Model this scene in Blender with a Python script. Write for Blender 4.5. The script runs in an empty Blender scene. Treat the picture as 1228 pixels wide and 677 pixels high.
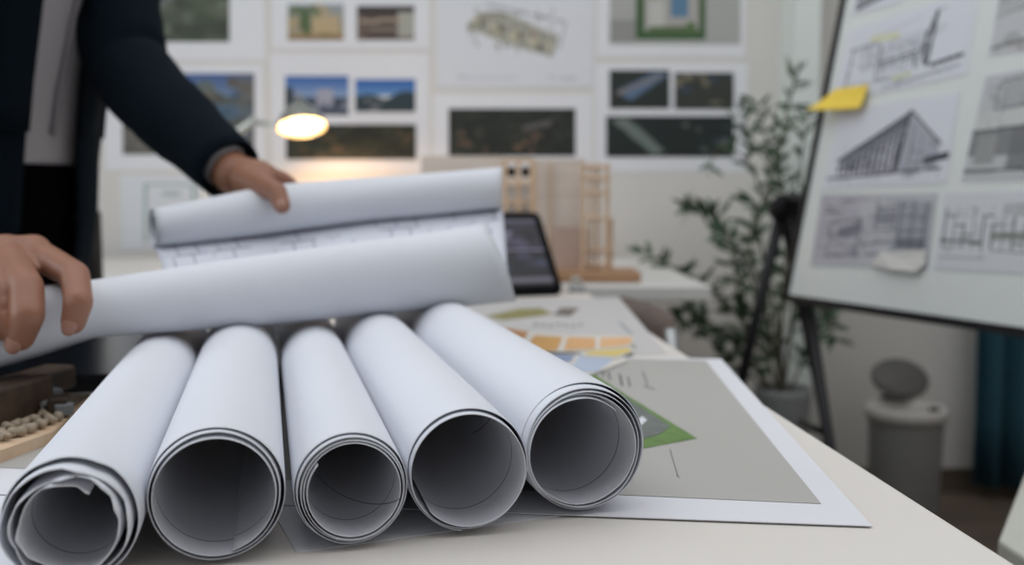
import bpy, math, random
import numpy as np
from mathutils import Vector, Matrix
R = math.radians
random.seed(4)
SC = bpy.context.scene
COL = SC.collection
# ------------------------------------------------------------------ camera
CAMZ, PITCH, F = 0.935, R(4.955), 1194.0
cam = bpy.data.cameras.new('camera'); camo = bpy.data.objects.new('camera', cam); COL.objects.link(camo)
camo.location = (0, 0, CAMZ); camo.rotation_euler = (R(90) - PITCH, 0, 0)
cam.sensor_width = 36; cam.lens = 36 * F / 1228; cam.clip_start = 0.02
cam.dof.use_dof = True; cam.dof.focus_distance = 0.575; cam.dof.aperture_fstop = 5.2; cam.dof.aperture_blades = 0
SC.camera = camo
CP, SP = math.cos(PITCH), math.sin(PITCH)
def ray(px, py):
    a = (px - 614) / F; b = -(py - 338.5) / F
    return Vector((a, CP + b * SP, -SP + b * CP))
def T(px, py, z=0.75):          # point of the horizontal plane z seen at a measured spot
    r = ray(px, py); t = (z - CAMZ) / r.z
    return Vector((r.x * t, r.y * t, z))
def D(px, py, y):               # point at distance y seen at a measured spot
    r = ray(px, py); t = y / r.y
    return Vector((r.x * t, y, CAMZ + r.z * t))
# ------------------------------------------------------------------ materials
MATS = {}
def lin(c):
    return tuple(((x / 255) / 12.92 if x / 255 <= .04045 else (((x / 255) + .055) / 1.055) ** 2.4) for x in c)
def mat(name, col, rough=.6, metal=0, var=.06, scale=30, bump=0, bscale=200, spec=.5, emit=None, es=0, trans=0, coat=0):
    if name in MATS: return MATS[name]
    m = bpy.data.materials.new(name); m.use_nodes = True; MATS[name] = m
    n = m.node_tree.nodes; l = m.node_tree.links; b = n['Principled BSDF']
    tc = n.new('ShaderNodeTexCoord'); ns = n.new('ShaderNodeTexNoise'); ns.inputs['Scale'].default_value = scale
    l.new(tc.outputs['Object'], ns.inputs['Vector'])
    mr = n.new('ShaderNodeMix'); mr.data_type = 'RGBA'
    mr.inputs[6].default_value = (*[max(0, c * (1 - var)) for c in col], 1); mr.inputs[7].default_value = (*[min(1, c * (1 + var)) for c in col], 1)
    l.new(ns.outputs['Fac'], mr.inputs[0]); l.new(mr.outputs[2], b.inputs['Base Color'])
    b.inputs['Roughness'].default_value = rough; b.inputs['Metallic'].default_value = metal
    b.inputs['Specular IOR Level'].default_value = spec
    b.inputs['Transmission Weight'].default_value = trans; b.inputs['Coat Weight'].default_value = coat
    if emit: b.inputs['Emission Color'].default_value = (*emit, 1); b.inputs['Emission Strength'].default_value = es
    if bump:
        n2 = n.new('ShaderNodeTexNoise'); n2.inputs['Scale'].default_value = bscale; l.new(tc.outputs['Object'], n2.inputs['Vector'])
        bp = n.new('ShaderNodeBump'); bp.inputs['Strength'].default_value = bump; bp.inputs['Distance'].default_value = .002
        l.new(n2.outputs['Fac'], bp.inputs['Height']); l.new(bp.outputs['Normal'], b.inputs['Normal'])
    return m
def mat_wood(name, c1, c2, rough=.5, scale=(3, 40, 40), plank=False):
    m = bpy.data.materials.new(name); m.use_nodes = True
    n = m.node_tree.nodes; l = m.node_tree.links; b = n['Principled BSDF']
    tc = n.new('ShaderNodeTexCoord'); mp = n.new('ShaderNodeMapping'); mp.inputs['Scale'].default_value = scale
    ns = n.new('ShaderNodeTexNoise'); ns.inputs['Scale'].default_value = 1.5; ns.inputs['Detail'].default_value = 6
    l.new(tc.outputs['Object'], mp.inputs['Vector']); l.new(mp.outputs['Vector'], ns.inputs['Vector'])
    cr = n.new('ShaderNodeValToRGB'); cr.color_ramp.elements[0].color = (*c1, 1); cr.color_ramp.elements[1].color = (*c2, 1)
    cr.color_ramp.elements[0].position = .3; cr.color_ramp.elements[1].position = .7
    l.new(ns.outputs['Fac'], cr.inputs['Fac'])
    if plank:
        br = n.new('ShaderNodeTexBrick'); br.inputs['Scale'].default_value = 1.0
        br.inputs['Brick Width'].default_value = 1.2; br.inputs['Row Height'].default_value = .15; br.inputs['Mortar Size'].default_value = .003
        br.inputs['Color1'].default_value = (1, 1, 1, 1); br.inputs['Color2'].default_value = (.8, .8, .8, 1); br.inputs['Mortar'].default_value = (.3, .3, .3, 1)
        l.new(tc.outputs['Object'], br.inputs['Vector'])
        mx = n.new('ShaderNodeMix'); mx.data_type = 'RGBA'; mx.blend_type = 'MULTIPLY'; mx.inputs[0].default_value = 1
        l.new(cr.outputs['Color'], mx.inputs[6]); l.new(br.outputs['Color'], mx.inputs[7]); l.new(mx.outputs[2], b.inputs['Base Color'])
    else:
        l.new(cr.outputs['Color'], b.inputs['Base Color'])
    b.inputs['Roughness'].default_value = rough
    return m
def mat_attr():
    m = bpy.data.materials.new('printed_ink'); m.use_nodes = True
    n = m.node_tree.nodes; l = m.node_tree.links; b = n['Principled BSDF']
    a = n.new('ShaderNodeAttribute'); a.attribute_name = 'Col'
    l.new(a.outputs['Color'], b.inputs['Base Color']); b.inputs['Roughness'].default_value = .5
    return m
PAPER = mat('drawing_paper', (.745, .765, .82), .62, var=.02, scale=8, bump=.05, bscale=60, spec=.35)
PAPER_W = mat('poster_paper', (.82, .82, .85), .55, var=.02, scale=4)
PAPER_S = mat('sheet_paper', (.78, .78, .82), .55, var=.02, scale=6)
PAPER_BOARD = mat('sketch_paper', (.70, .71, .75), .5, var=.03, scale=6)
TABLE = mat('white_laminate', (.77, .725, .675), .42, var=.02, scale=3, spec=.4)
DESK = mat('desk_laminate', (.74, .73, .70), .45, var=.02, scale=3)
WALL = mat('painted_wall', (.73, .705, .67), .8, var=.03, scale=3, bump=.05, bscale=120)
COLUMN = mat('column_paint', (.80, .86, .82), .6, var=.02, scale=3)
CEIL = mat('ceiling_paint', (.78, .77, .75), .9, var=.02, scale=3)
BLACK = mat('black_metal', (.012, .012, .014), .4, metal=.4, var=.1)
BLACKP = mat('black_plastic', (.008, .008, .009), .6, var=.1, spec=.2)
CHROME = mat('chrome', (.36, .37, .37), .35, metal=1, var=.03)
STEEL = mat('brushed_steel', (.55, .58, .55), .3, metal=1, var=.05)
INK = mat('black_ink', (.05, .05, .07), .6, var=.1)
GREYPRINT = mat('grey_print', (.46, .445, .42), .5, var=.03, scale=5)
INKATTR = mat_attr()
FLOORM = mat_wood('wood_floor', (.15, .115, .09), (.21, .16, .125), .45, (2, 14, 14), plank=True)
BASEB = mat_wood('baseboard_wood', (.09, .068, .045), (.13, .10, .07), .5)
BALSA = mat_wood('balsa_wood', (.62, .42, .26), (.74, .55, .38), .6)
BALSA_L = mat_wood('pale_board', (.66, .56, .48), (.72, .63, .56), .6)
BALSA_D = mat_wood('base_wood', (.34, .19, .10), (.46, .27, .15), .6)
BROWN = mat_wood('brown_wood', (.035, .020, .010), (.085, .048, .025), .6)
# sheet with a drawing on its inner face
def mat_plan(name, base, ink, sc, bw, rh, mort=.02):
    m = bpy.data.materials.new(name); m.use_nodes = True
    n = m.node_tree.nodes; l = m.node_tree.links; b = n['Principled BSDF']
    uv = n.new('ShaderNodeUVMap'); br = n.new('ShaderNodeTexBrick'); br.inputs['Scale'].default_value = sc
    br.inputs['Brick Width'].default_value = bw; br.inputs['Row Height'].default_value = rh; br.inputs['Mortar Size'].default_value = mort
    br.offset = .37; br.squash = .6; br.squash_frequency = 3
    br.inputs['Color1'].default_value = (*base, 1); br.inputs['Color2'].default_value = (*base, 1); br.inputs['Mortar'].default_value = (*ink, 1)
    ns = n.new('ShaderNodeTexNoise'); ns.inputs['Scale'].default_value = 9
    rp = n.new('ShaderNodeValToRGB'); rp.color_ramp.elements[0].position = .45; rp.color_ramp.elements[1].position = .52
    mx = n.new('ShaderNodeMix'); mx.data_type = 'RGBA'; mx.inputs[6].default_value = (*base, 1)
    l.new(uv.outputs['UV'], br.inputs['Vector']); l.new(uv.outputs['UV'], ns.inputs['Vector']); l.new(ns.outputs['Fac'], rp.inputs['Fac'])
    l.new(rp.outputs['Color'], mx.inputs[0]); l.new(br.outputs['Color'], mx.inputs[7]); l.new(mx.outputs[2], b.inputs['Base Color'])
    b.inputs['Roughness'].default_value = .6
    return m
PLAN = mat_plan('plan_print', (.70, .72, .80), (.30, .32, .40), 14, .8, .5, .035)
def mat_inner(name, line_v, u0):          # inner face of a rolled drawing: printed border line and a few strokes
    m = bpy.data.materials.new(name); m.use_nodes = True
    n = m.node_tree.nodes; l = m.node_tree.links; b = n['Principled BSDF']
    uv = n.new('ShaderNodeUVMap'); sp = n.new('ShaderNodeSeparateXYZ'); l.new(uv.outputs['UV'], sp.inputs[0])
    def cmpn(src, val, eps):
        c = n.new('ShaderNodeMath'); c.operation = 'COMPARE'; l.new(src, c.inputs[0]); c.inputs[1].default_value = val; c.inputs[2].default_value = eps; return c.outputs[0]
    def op(o, a, bb):
        c = n.new('ShaderNodeMath'); c.operation = o
        for i, s in enumerate((a, bb)):
            if isinstance(s, (int, float)): c.inputs[i].default_value = s
            else: l.new(s, c.inputs[i])
        return c.outputs[0]
    f = cmpn(sp.outputs['Y'], line_v, .0007)
    g = op('MULTIPLY', cmpn(sp.outputs['X'], u0, .0006), op('GREATER_THAN', sp.outputs['Y'], line_v + .012))
    dg = op('SUBTRACT', sp.outputs['X'], op('MULTIPLY', sp.outputs['Y'], .45))
    h = op('MULTIPLY', cmpn(dg, u0 - .03, .0005), op('LESS_THAN', sp.outputs['Y'], line_v + .10))
    tot = op('MULTIPLY', op('MAXIMUM', f, h), .75)
    mx = n.new('ShaderNodeMix'); mx.data_type = 'RGBA'; mx.inputs[6].default_value = (.74, .75, .80, 1); mx.inputs[7].default_value = (.10, .10, .13, 1)
    l.new(tot, mx.inputs[0]); l.new(mx.outputs[2], b.inputs['Base Color']); b.inputs['Roughness'].default_value = .6
    return m
# ------------------------------------------------------------------ mesh helpers
class MB:
    def __init__(s): s.v = []; s.f = []; s.m = []; s.uv = {}
    def add(s, vs, fs, mi=0):
        o = len(s.v); s.v += [tuple(v) for v in vs]
        for f in fs: s.f.append([i + o for i in f]); s.m.append(mi)
        return s
    def box(s, c, sz, rz=0, mi=0, M=None, bev=0):
        x, y, z = [q / 2 for q in sz]
        if bev:      # chamfered box
            b = min(bev, x * .9, y * .9, z * .9)
            rings = []
            for zz, ins in ((-z, b), (-z + b, 0), (z - b, 0), (z, b)):
                X, Y = x - ins, y - ins; k = b
                pts = [(X - k, -Y), (X, -Y + k), (X, Y - k), (X - k, Y), (-X + k, Y), (-X, Y - k), (-X, -Y + k), (-X + k, -Y)]
                rings.append([Vector((p[0], p[1], zz)) for p in pts])
            vs = [p for r in rings for p in r]; fs = []
            for i in range(3):
                for j in range(8): fs.append([i * 8 + j, i * 8 + (j + 1) % 8, (i + 1) * 8 + (j + 1) % 8, (i + 1) * 8 + j])
            fs.append(list(range(7, -1, -1))); fs.append(list(range(24, 32)))
        else:
            vs = [Vector((a, b_, c_)) for a in (-x, x) for b_ in (-y, y) for c_ in (-z, z)]
            fs = [[0, 1, 3, 2], [4, 6, 7, 5], [0, 4, 5, 1], [2, 3, 7, 6], [0, 2, 6, 4], [1, 5, 7, 3]]
        A = Matrix.Translation(c) @ (M.to_4x4() if M else Matrix.Rotation(rz, 4, 'Z'))
        return s.add([A @ v for v in vs], fs, mi)
    def tube(s, path, rad, seg=16, cap=True, mi=0, flat=1.0):
        path = [Vector(p) for p in path]; n = len(path)
        if not hasattr(rad, '__len__'): rad = [rad] * n
        rings = []; prev = None
        for i, p in enumerate(path):
            t = (path[min(i + 1, n - 1)] - path[max(i - 1, 0)]).normalized()
            if prev is None:
                a = Vector((0, 0, 1)) if abs(t.z) < .9 else Vector((1, 0, 0))
                u = t.cross(a).normalized()
            else: u = (prev - t * prev.dot(t)).normalized()
            prev = u; w = t.cross(u)
            rings.append([p + (u * math.cos(2 * math.pi * k / seg) + w * flat * math.sin(2 * math.pi * k / seg)) * rad[i] for k in range(seg)])
        return s.loft(rings, True, cap, mi)
    def loft(s, rings, closed=True, cap=False, mi=0):
        m = len(rings[0]); vs = [p for r in rings for p in r]; fs = []
        for i in range(len(rings) - 1):
            for j in range(m if closed else m - 1):
                fs.append([i * m + j, i * m + (j + 1) % m, (i + 1) * m + (j + 1) % m, (i + 1) * m + j])
        if cap: fs.append(list(range(m - 1, -1, -1))); fs.append([(len(rings) - 1) * m + j for j in range(m)])
        return s.add(vs, fs, mi)
    def lathe(s, c, prof, seg=40, M=None, mi=0, sx=1, sy=1):
        A = Matrix.Translation(c) @ (M.to_4x4() if M else Matrix.Identity(4))
        rings = [[A @ Vector((r * sx * math.cos(2 * math.pi * k / seg), r * sy * math.sin(2 * math.pi * k / seg), z)) for k in range(seg)] for r, z in prof]
        return s.loft(rings, True, False, mi)
    def ball(s, c, r, sc=(1, 1, 1), seg=20, M=None):
        prof = [(max(1e-5, math.sin(math.pi * i / seg)), -math.cos(math.pi * i / seg)) for i in range(seg + 1)]
        A = Matrix.Translation(c) @ (M.to_4x4() if M else Matrix.Identity(4)) @ Matrix.Diagonal((sc[0] * r, sc[1] * r, sc[2] * r, 1))
        rings = [[A @ Vector((q * math.cos(2 * math.pi * k / seg), q * math.sin(2 * math.pi * k / seg), z)) for k in range(seg)] for q, z in prof]
        return s.loft(rings, True, False)
    def cap(s, p0, p1, r0, r1, seg=14):       # tapered capsule
        p0, p1 = Vector(p0), Vector(p1); ax = p1 - p0
        if ax.length < 1e-6: ax = Vector((0, 0, 1e-5))
        s.ball(p0, r0, seg=seg); s.ball(p1, r1, seg=seg); s.tube([p0, p1], [r0, r1], seg=seg)
        return s
    def slab(s, pts, th, mi=0):               # polygon (top face) with thickness downwards
        n = len(pts); pts = [Vector(p) for p in pts]
        vs = pts + [p - Vector((0, 0, th)) for p in pts]
        fs = [list(range(n)), list(range(2 * n - 1, n - 1, -1))] + [[i, (i + n), (i + 1) % n + n, (i + 1) % n] for i in range(n)]
        return s.add(vs, fs, mi)
ROOT = {}
def obj(name, mb, mats, parent=None, smooth=False, loc=None):
    if not isinstance(mats, (list, tuple)): mats = [mats]
    me = bpy.data.meshes.new(name)
    if parent is not None: base = ROOT[parent.name]
    else:
        if loc is None:
            a = np.array(mb.v); base = Vector(((a[:, 0].min() + a[:, 0].max()) / 2, (a[:, 1].min() + a[:, 1].max()) / 2, a[:, 2].min()))
        else: base = Vector(loc)
    me.from_pydata([tuple(Vector(v) - base) for v in mb.v], [], mb.f); me.validate(); 
    for m in mats: me.materials.append(m)
    if len(mats) > 1 and len(me.polygons) == len(mb.m): me.polygons.foreach_set('material_index', mb.m)
    if smooth: me.polygons.foreach_set('use_smooth', [True] * len(me.polygons))
    me.update()
    o = bpy.data.objects.new(name, me); COL.objects.link(o)
    if parent is not None: o.parent = parent
    else: o.location = base
    ROOT[o.name] = base
    return o
def smooth_angle(o, ang=40):
    me = o.data; me.polygons.foreach_set('use_smooth', [True] * len(me.polygons))
    try: me.set_sharp_from_angle(angle=R(ang))
    except Exception: pass
    return o
def tag(o, label=None, cat=None, group=None, kind=None):
    if label: o['label'] = label
    if cat: o['category'] = cat
    if group: o['group'] = group
    if kind: o['kind'] = kind
    return o
def thing(name, loc, label, cat, group=None):
    o = bpy.data.objects.new(name, None); COL.objects.link(o); o.location = loc; o.empty_display_size = .05
    ROOT[o.name] = Vector(loc); return tag(o, label, cat, group)
def struct(name, mb, m): return tag(obj(name, mb, m), kind='structure')
def solid(o, th, off=0, mo=0):
    md = o.modifiers.new('thick', 'SOLIDIFY'); md.thickness = th; md.offset = off; md.material_offset = mo; md.material_offset_rim = 0; return o
def box_of(x0, x1, y0, y1, z0, z1): return ((x0 + x1) / 2, (y0 + y1) / 2, (z0 + z1) / 2), (x1 - x0, y1 - y0, z1 - z0)
# canvas for printed pictures -------------------------------------------------
class CV:
    def __init__(s, w, h, bg=(235, 235, 238)):
        s.w, s.h = w, h; s.a = np.ones((h, w, 3)) * np.array(bg, float)
        s.Y, s.X = np.mgrid[0:h, 0:w]; s.X = (s.X + .5) / w; s.Y = (s.Y + .5) / h
        s.rs = np.random.RandomState(w * 7 + h)
    def mask(s, m, c, al=1):
        m = m.astype(float)[..., None] * al; s.a = s.a * (1 - m) + np.array(c, float) * m; return s
    def rect(s, x0, y0, x1, y1, c, al=1): return s.mask((s.X >= x0) & (s.X <= x1) & (s.Y >= y0) & (s.Y <= y1), c, al)
    def ell(s, cx, cy, rx, ry, c, al=1): return s.mask(((s.X - cx) / rx) ** 2 + ((s.Y - cy) / ry) ** 2 < 1, c, al)
    def line(s, x0, y0, x1, y1, c, t=.008, al=1):
        asp = s.h / s.w; dx, dy = x1 - x0, (y1 - y0) * asp; L = dx * dx + dy * dy + 1e-9
        u = np.clip(((s.X - x0) * dx + (s.Y - y0) * asp * dy) / L, 0, 1)
        d = np.hypot(s.X - x0 - u * dx, (s.Y - y0) * asp - u * dy)
        return s.mask(d < t, c, al)
    def poly(s, pts, c, al=1):
        ins = np.zeros(s.X.shape, bool); n = len(pts)
        for i in range(n):
            x0, y0 = pts[i]; x1, y1 = pts[(i + 1) % n]
            cond = ((y0 > s.Y) != (y1 > s.Y)) & (s.X < (x1 - x0) * (s.Y - y0) / (y1 - y0 + 1e-12) + x0); ins ^= cond
        return s.mask(ins, c, al)
    def grad(s, c0, c1, y0=0, y1=1):
        t = np.clip((s.Y - y0) / (y1 - y0), 0, 1)[..., None]; m = ((s.Y >= y0) & (s.Y <= y1))[..., None]
        s.a = np.where(m, np.array(c0, float) * (1 - t) + np.array(c1, float) * t, s.a); return s
    def noise(s, amp, k=3):
        n = s.rs.randn(s.h // k + 2, s.w // k + 2, 1)
        n = np.kron(n, np.ones((k, k, 1)))[:s.h, :s.w]; s.a = np.clip(s.a + n * amp, 0, 255); return s
    def scrib(s, n, x0, y0, x1, y1, c, ln=.08, t=.004, al=.6):
        for i in range(n):
            a, b_ = s.rs.uniform(x0, x1), s.rs.uniform(y0, y1); h = s.rs.rand() < .55; d_ = s.rs.uniform(.3, 1) * ln
            s.line(a, b_, a + (d_ if h else s.rs.uniform(-.01, .01)), b_ + (s.rs.uniform(-.02, .01) if h else d_ * 1.2), c, t, al)
        return s
    def blobs(s, n, cols, x0=0, y0=0, x1=1, y1=1, r=.08, al=.7):
        for i in range(n):
            s.ell(s.rs.uniform(x0, x1), s.rs.uniform(y0, y1), s.rs.uniform(.4, 1) * r, s.rs.uniform(.4, 1) * r * s.w / s.h * .7, cols[s.rs.randint(len(cols))], al)
        return s
def picture(name, q, cv, parent, label=None):
    """q = corners TL,TR,BR,BL; a flat print made of small coloured cells"""
    TL, TR, BR, BL = [Vector(p) for p in q]; w, h = cv.w, cv.h; base = ROOT[parent.name]
    us = np.linspace(0, 1, w + 1); vs = np.linspace(0, 1, h + 1); U, V = np.meshgrid(us, vs)
    P = sum(np.array(c - base)[None, None, :] * k[..., None] for c, k in ((TL, (1 - U) * (1 - V)), (TR, U * (1 - V)), (BR, U * V), (BL, (1 - U) * V)))
    idx = np.arange((w + 1) * (h + 1)).reshape(h + 1, w + 1)
    fs = np.stack([idx[:-1, :-1], idx[1:, :-1], idx[1:, 1:], idx[:-1, 1:]], -1).reshape(-1, 4)
    me = bpy.data.meshes.new(name); me.from_pydata(P.reshape(-1, 3).tolist(), [], fs.tolist())
    c = np.clip(cv.a / 255, 0, 1).reshape(-1, 3); c = np.where(c <= .04045, c / 12.92, ((c + .055) / 1.055) ** 2.4)
    c4 = np.concatenate([c, np.ones((len(c), 1))], 1); c4 = np.repeat(c4, 4, 0).astype(np.float32)
    at = me.color_attributes.new('Col', 'FLOAT_COLOR', 'CORNER'); at.data.foreach_set('color', c4.ravel())
    me.materials.append(INKATTR); me.update()
    o = bpy.data.objects.new(name, me); COL.objects.link(o); o.parent = parent; ROOT[o.name] = base
    if label: o['label'] = label
    return o
def interp(xs, ys, x): return float(np.interp(x, xs, ys))
# ================================================================== ROOM
X0, X1, Y0, Y1, H = -2.7, 2.3, -2.6, 3.1, 2.7
struct('floor', MB().box(*box_of(X0, X1, Y0, Y1, -.1, 0)), FLOORM)
struct('ceiling', MB().box(*box_of(X0, X1, Y0, Y1, H, H + .1)), CEIL)
struct('wall_back', MB().box(*box_of(X0, X1, Y1, Y1 + .1, 0, H)), WALL)
struct('wall_front', MB().box(*box_of(X0, X1, Y0 - .1, Y0, 0, H)), WALL)
struct('wall_left', MB().box(*box_of(X0 - .1, X0, Y0, Y1, 0, H)), WALL)
struct('wall_right', MB().box(*box_of(X1, X1 + .1, Y0, Y1, 0, H)), WALL)
struct('baseboard_back', MB().box(*box_of(X0, X1, Y1 - .012, Y1, 0, .075)), BASEB)
xa = D(950, 200, 2.94).x; xb = D(980, 200, 2.94).x
struct('trim_1', MB().box(*box_of(xa, xb, 2.94, Y1, 0, H)), COLUMN)
# window beside the person and one behind the photographer
GLASS = mat('window_glass', (.8, .85, .9), .05, trans=1, var=.01)
def window(name, c, w, h, axis):
    m = MB(); t = .06
    for k in (-1, 1):
        for (du, dv, su, sv) in ((k * (w / 2), 0, t, h + t), (0, k * h / 2, w - t, t)):
            if axis == 'x': m.box((c[0], c[1] + du, c[2] + dv), (.06, su, sv))
            else: m.box((c[0] + du, c[1], c[2] + dv), (su, .06, sv))
    if axis == 'x': m.box(c, (.05, t * .7, h - t))
    else: m.box(c, (t * .7, .05, h - t))
    f = struct(name, m, mat('window_frame', (.8, .8, .8), .4))
    g = MB().box(c, (.006, w, h) if axis == 'x' else (w, .006, h)); obj('window_pane', g, GLASS, f)
window('window_1', (X0 + .03, .4, 1.6), 2.2, 1.4, 'x')
window('window_2', (-.3, Y0 + .03, 1.6), 2.6, 1.4, 'y')
# ================================================================== LIGHTS
def area(name, loc, rot, sx, sy, p, col):
    L = bpy.data.lights.new(name, 'AREA'); L.shape = 'RECTANGLE'; L.size = sx; L.size_y = sy; L.energy = p; L.color = col
    o = bpy.data.objects.new(name, L); COL.objects.link(o); o.location = loc; o.rotation_euler = rot; return o
area('ceiling_daylight', (.1, 1.0, H - .05), (0, 0, 0), 3.6, 2.8, 42, (.93, .96, 1))
area('window_daylight', (X0 + .12, .4, 1.6), (0, R(-90), 0), 1.4, 2.2, 30, (.84, .92, 1))
area('rear_window_daylight', (-.3, Y0 + .12, 1.6), (R(90), 0, 0), 2.6, 1.4, 3, (.88, .94, 1))
w = bpy.data.worlds.new('world'); SC.world = w; w.use_nodes = True
w.node_tree.nodes['Background'].inputs[0].default_value = (.8, .88, 1, 1); w.node_tree.nodes['Background'].inputs[1].default_value = .3
# ================================================================== MAIN TABLE
TZ = .75
pa = T(1185, 655); pb = T(770, 392); dr = (pb - pa).normalized()
def on_edge(y): return pa + dr * ((y - pa.y) / dr.y)
e0, e1 = on_edge(-.25), on_edge(2.0)
tb = thing('work_table', (0, .9, 0), 'long white laminate work table carrying the rolled drawings', 'table')
m = MB().slab([Vector((e0.x, e0.y, TZ)), Vector((e1.x, e1.y, TZ)), Vector((-.66, 2.0, TZ)), Vector((-.66, -.25, TZ))], .028)
t_ = obj('tabletop', m, TABLE, tb); bv = t_.modifiers.new('b', 'BEVEL'); bv.width = .002; bv.segments = 2
for x, y in ((e1.x - .06, 1.94), (-.60, 1.94), (e0.x - .08, -.18), (-.60, -.18)):
    obj('leg', MB().box((x, y, .361), (.05, .05, .722), bev=.004), BLACK, tb)
# ================================================================== SHEETS LYING ON THE TABLE
def quad_xy(p, d, w, dep, z):           # rectangle from corner p, direction d (horizontal), going back by perpendicular
    d = Vector((d.x, d.y, 0)).normalized(); n = Vector((-d.y, d.x, 0))
    if n.y < 0: n = -n
    p = Vector((p.x, p.y, z)); return [p, p + d * w, p + d * w + n * dep, p + n * dep]
def flat(m, pts, z, mi): m.add([Vector((p.x, p.y, z)) for p in pts], [list(range(len(pts)))], mi)
GREEN = mat('printed_green', (.13, .24, .055), .5, var=.35, scale=60); DGREY = mat('printed_dark_grey', (.15, .17, .16), .5, var=.35, scale=50)
# sheet under roll fronts
c0 = T(356, 663); c1 = T(720, 612)
m = MB().slab(quad_xy(c0, c1 - c0, .30, .42, TZ + .0006), .0005)
tag(obj('paper_sheet', m, PAPER_S), 'blank white sheet turned askew under the fronts of the middle rolls', 'paper sheet')
# sheet at left of roll 1
m = MB().slab([T(34, 572, TZ + .0006), T(-90, 640, TZ + .0006), T(-150, 700, TZ + .0006), T(40, 760, TZ + .0006), T(95, 640, TZ + .0006)], .0005)
tag(obj('paper_sheet', m, PAPER_S), 'white sheet corner poking out beneath the leftmost, crumpled roll', 'paper sheet')
# far sheet with olive plan
ZB = TZ + .0006
OLIVE = mat('printed_olive', (.30, .27, .10), .5, var=.5, scale=70); GREYBR = mat('printed_taupe', (.17, .15, .13), .5, var=.3, scale=60)
PAPER_F = mat('far_sheet_paper', (.60, .58, .57), .6, var=.02, scale=6)
m = MB(); m.slab([T(800, 424, ZB), T(742, 356, ZB), T(560, 362, ZB), T(500, 432, ZB)], .0005, 0)
flat(m, [T(x, y, ZB) for x, y in ((582, 379), (602, 384), (640, 380), (664, 376), (648, 369), (622, 370), (600, 375))], ZB + .0004, 1)
flat(m, [T(x, y, ZB) for x, y in ((664, 378), (684, 379), (695, 369), (672, 369))], ZB + .0004, 2)
for k in range(7):
    x = 640 + k * 9; flat(m, [T(x, 388 + (k % 3), ZB), T(x + 5, 388 + k % 3, ZB), T(x + 5, 390 + k % 3, ZB), T(x, 390 + k % 3, ZB)], ZB + .0004, 2)
flat(m, [T(x, y, ZB) for x, y in ((744, 386), (759, 400), (757, 401), (742, 387))], ZB + .0004, 3)
tag(obj('printed_drawing', m, [PAPER_F, OLIVE, GREYBR, mat('printed_blue_grey', (.25, .3, .36), .5)]), 'far flat printed drawing with olive green patches near the tablet', 'printed drawing')
# big A1 sheet at right
ZA = TZ + .0016
A = T(1046, 630, ZA); B = T(865, 430, ZA); Cc = T(718, 618, ZA)
dR = (B - A).normalized(); dF = (Cc - A).normalized()
m = MB(); wA = .80; m.slab([A, B, B + dF * wA, A + dF * wA], .0006, 0)
g0, g1, g2 = T(985, 604, ZA), T(846, 432, ZA), T(735, 593, ZA)
gf = (g2 - g0).normalized()
flat(m, [g0, g1, g1 + gf * .70, g0 + gf * .70], ZA + .0003, 1)
flat(m, [T(x, y, ZA) for x, y in ((836, 526), (740, 467), (700, 440), (690, 560), (757, 541))], ZA + .0006, 2)
flat(m, [T(x, y, ZA) for x, y in ((804, 512), (752, 478), (700, 452), (698, 520), (750, 533), (790, 522))], ZA + .0009, 3)
flat(m, [T(x, y, ZA) for x, y in ((770, 500), (764, 506), (768, 512), (776, 505))], ZA + .0012, 0)
for (x0, y0, x1, y1, wd) in ((770, 446, 776, 462, 1.2), (771, 463, 784, 467, 2.5), (742, 449, 745, 463, 2.2), (752, 452, 755, 464, 1.6), (728, 446, 731, 456, 2), (721, 444, 723, 452, 2),
                             (803, 539, 812, 570, .7), (811, 570, 814, 573, 1.2)):
    flat(m, [T(x0, y0, ZA), T(x0 + wd, y0, ZA), T(x1 + wd, y1, ZA), T(x1, y1, ZA)], ZA + .0006, 4)
tag(obj('printed_drawing', m, [PAPER_S, GREYPRINT, GREEN, DGREY, INK]), 'large flat sheet with grey panel and green corner picture right of the rolls', 'printed drawing')
# colour fan deck
fd = thing('colour_fan_deck', T(690, 412), 'spread fan deck of orange, yellow and blue paint swatches', 'colour swatches')
ORC = [mat('swatch_rust', (.55, .24, .07), .5), mat('swatch_orange', (.66, .36, .10), .5), mat('swatch_apricot', (.74, .42, .18), .5), mat('swatch_peach', (.80, .48, .23), .5)]
CARD = mat('swatch_card', (.75, .72, .66), .5)
def leaf(z, outline, blocks, mats, lab):
    m = MB(); m.slab([T(x, y, z) for x, y in outline], .0012, 0)
    for i, b in enumerate(blocks): flat(m, [T(x, y, z) for x, y in b], z + .0004, 1 + i % (len(mats) - 1))
    o = obj('swatch_leaf', m, mats, fd); o['label'] = lab
leaf(TZ + .004, ((640, 424), (662, 446), (700, 452), (752, 432), (742, 420)), (((662, 425), (690, 426), (684, 434), (664, 434)), ((694, 426), (744, 424), (716, 446), (676, 446), (690, 435))),
     [CARD, mat('swatch_blue', (.25, .32, .50), .5), mat('swatch_pale_blue', (.50, .57, .72), .5)], 'pale blue swatch leaf')
leaf(TZ + .0056, ((690, 419), (756, 414), (760, 420), (740, 429), (700, 427)), (((705, 420), (754, 417), (757, 421), (738, 427), (703, 425)),), [CARD, mat('swatch_yellow', (.78, .60, .18), .5)], 'yellow swatch leaf')
leaf(TZ + .0072, ((600, 392), (628, 396), (675, 401), (757, 403), (760, 411), (748, 417), (690, 421), (650, 421), (615, 405)),
     (((604, 393), (634, 398), (626, 409), (612, 402)), ((641, 402), (675, 404), (668, 420), (652, 421), (634, 412)), ((681, 404), (714, 405), (714, 418), (676, 420)), ((720, 405), (757, 404), (758, 411), (746, 415), (719, 417))),
     [CARD] + ORC, 'orange swatch leaf')
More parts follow.
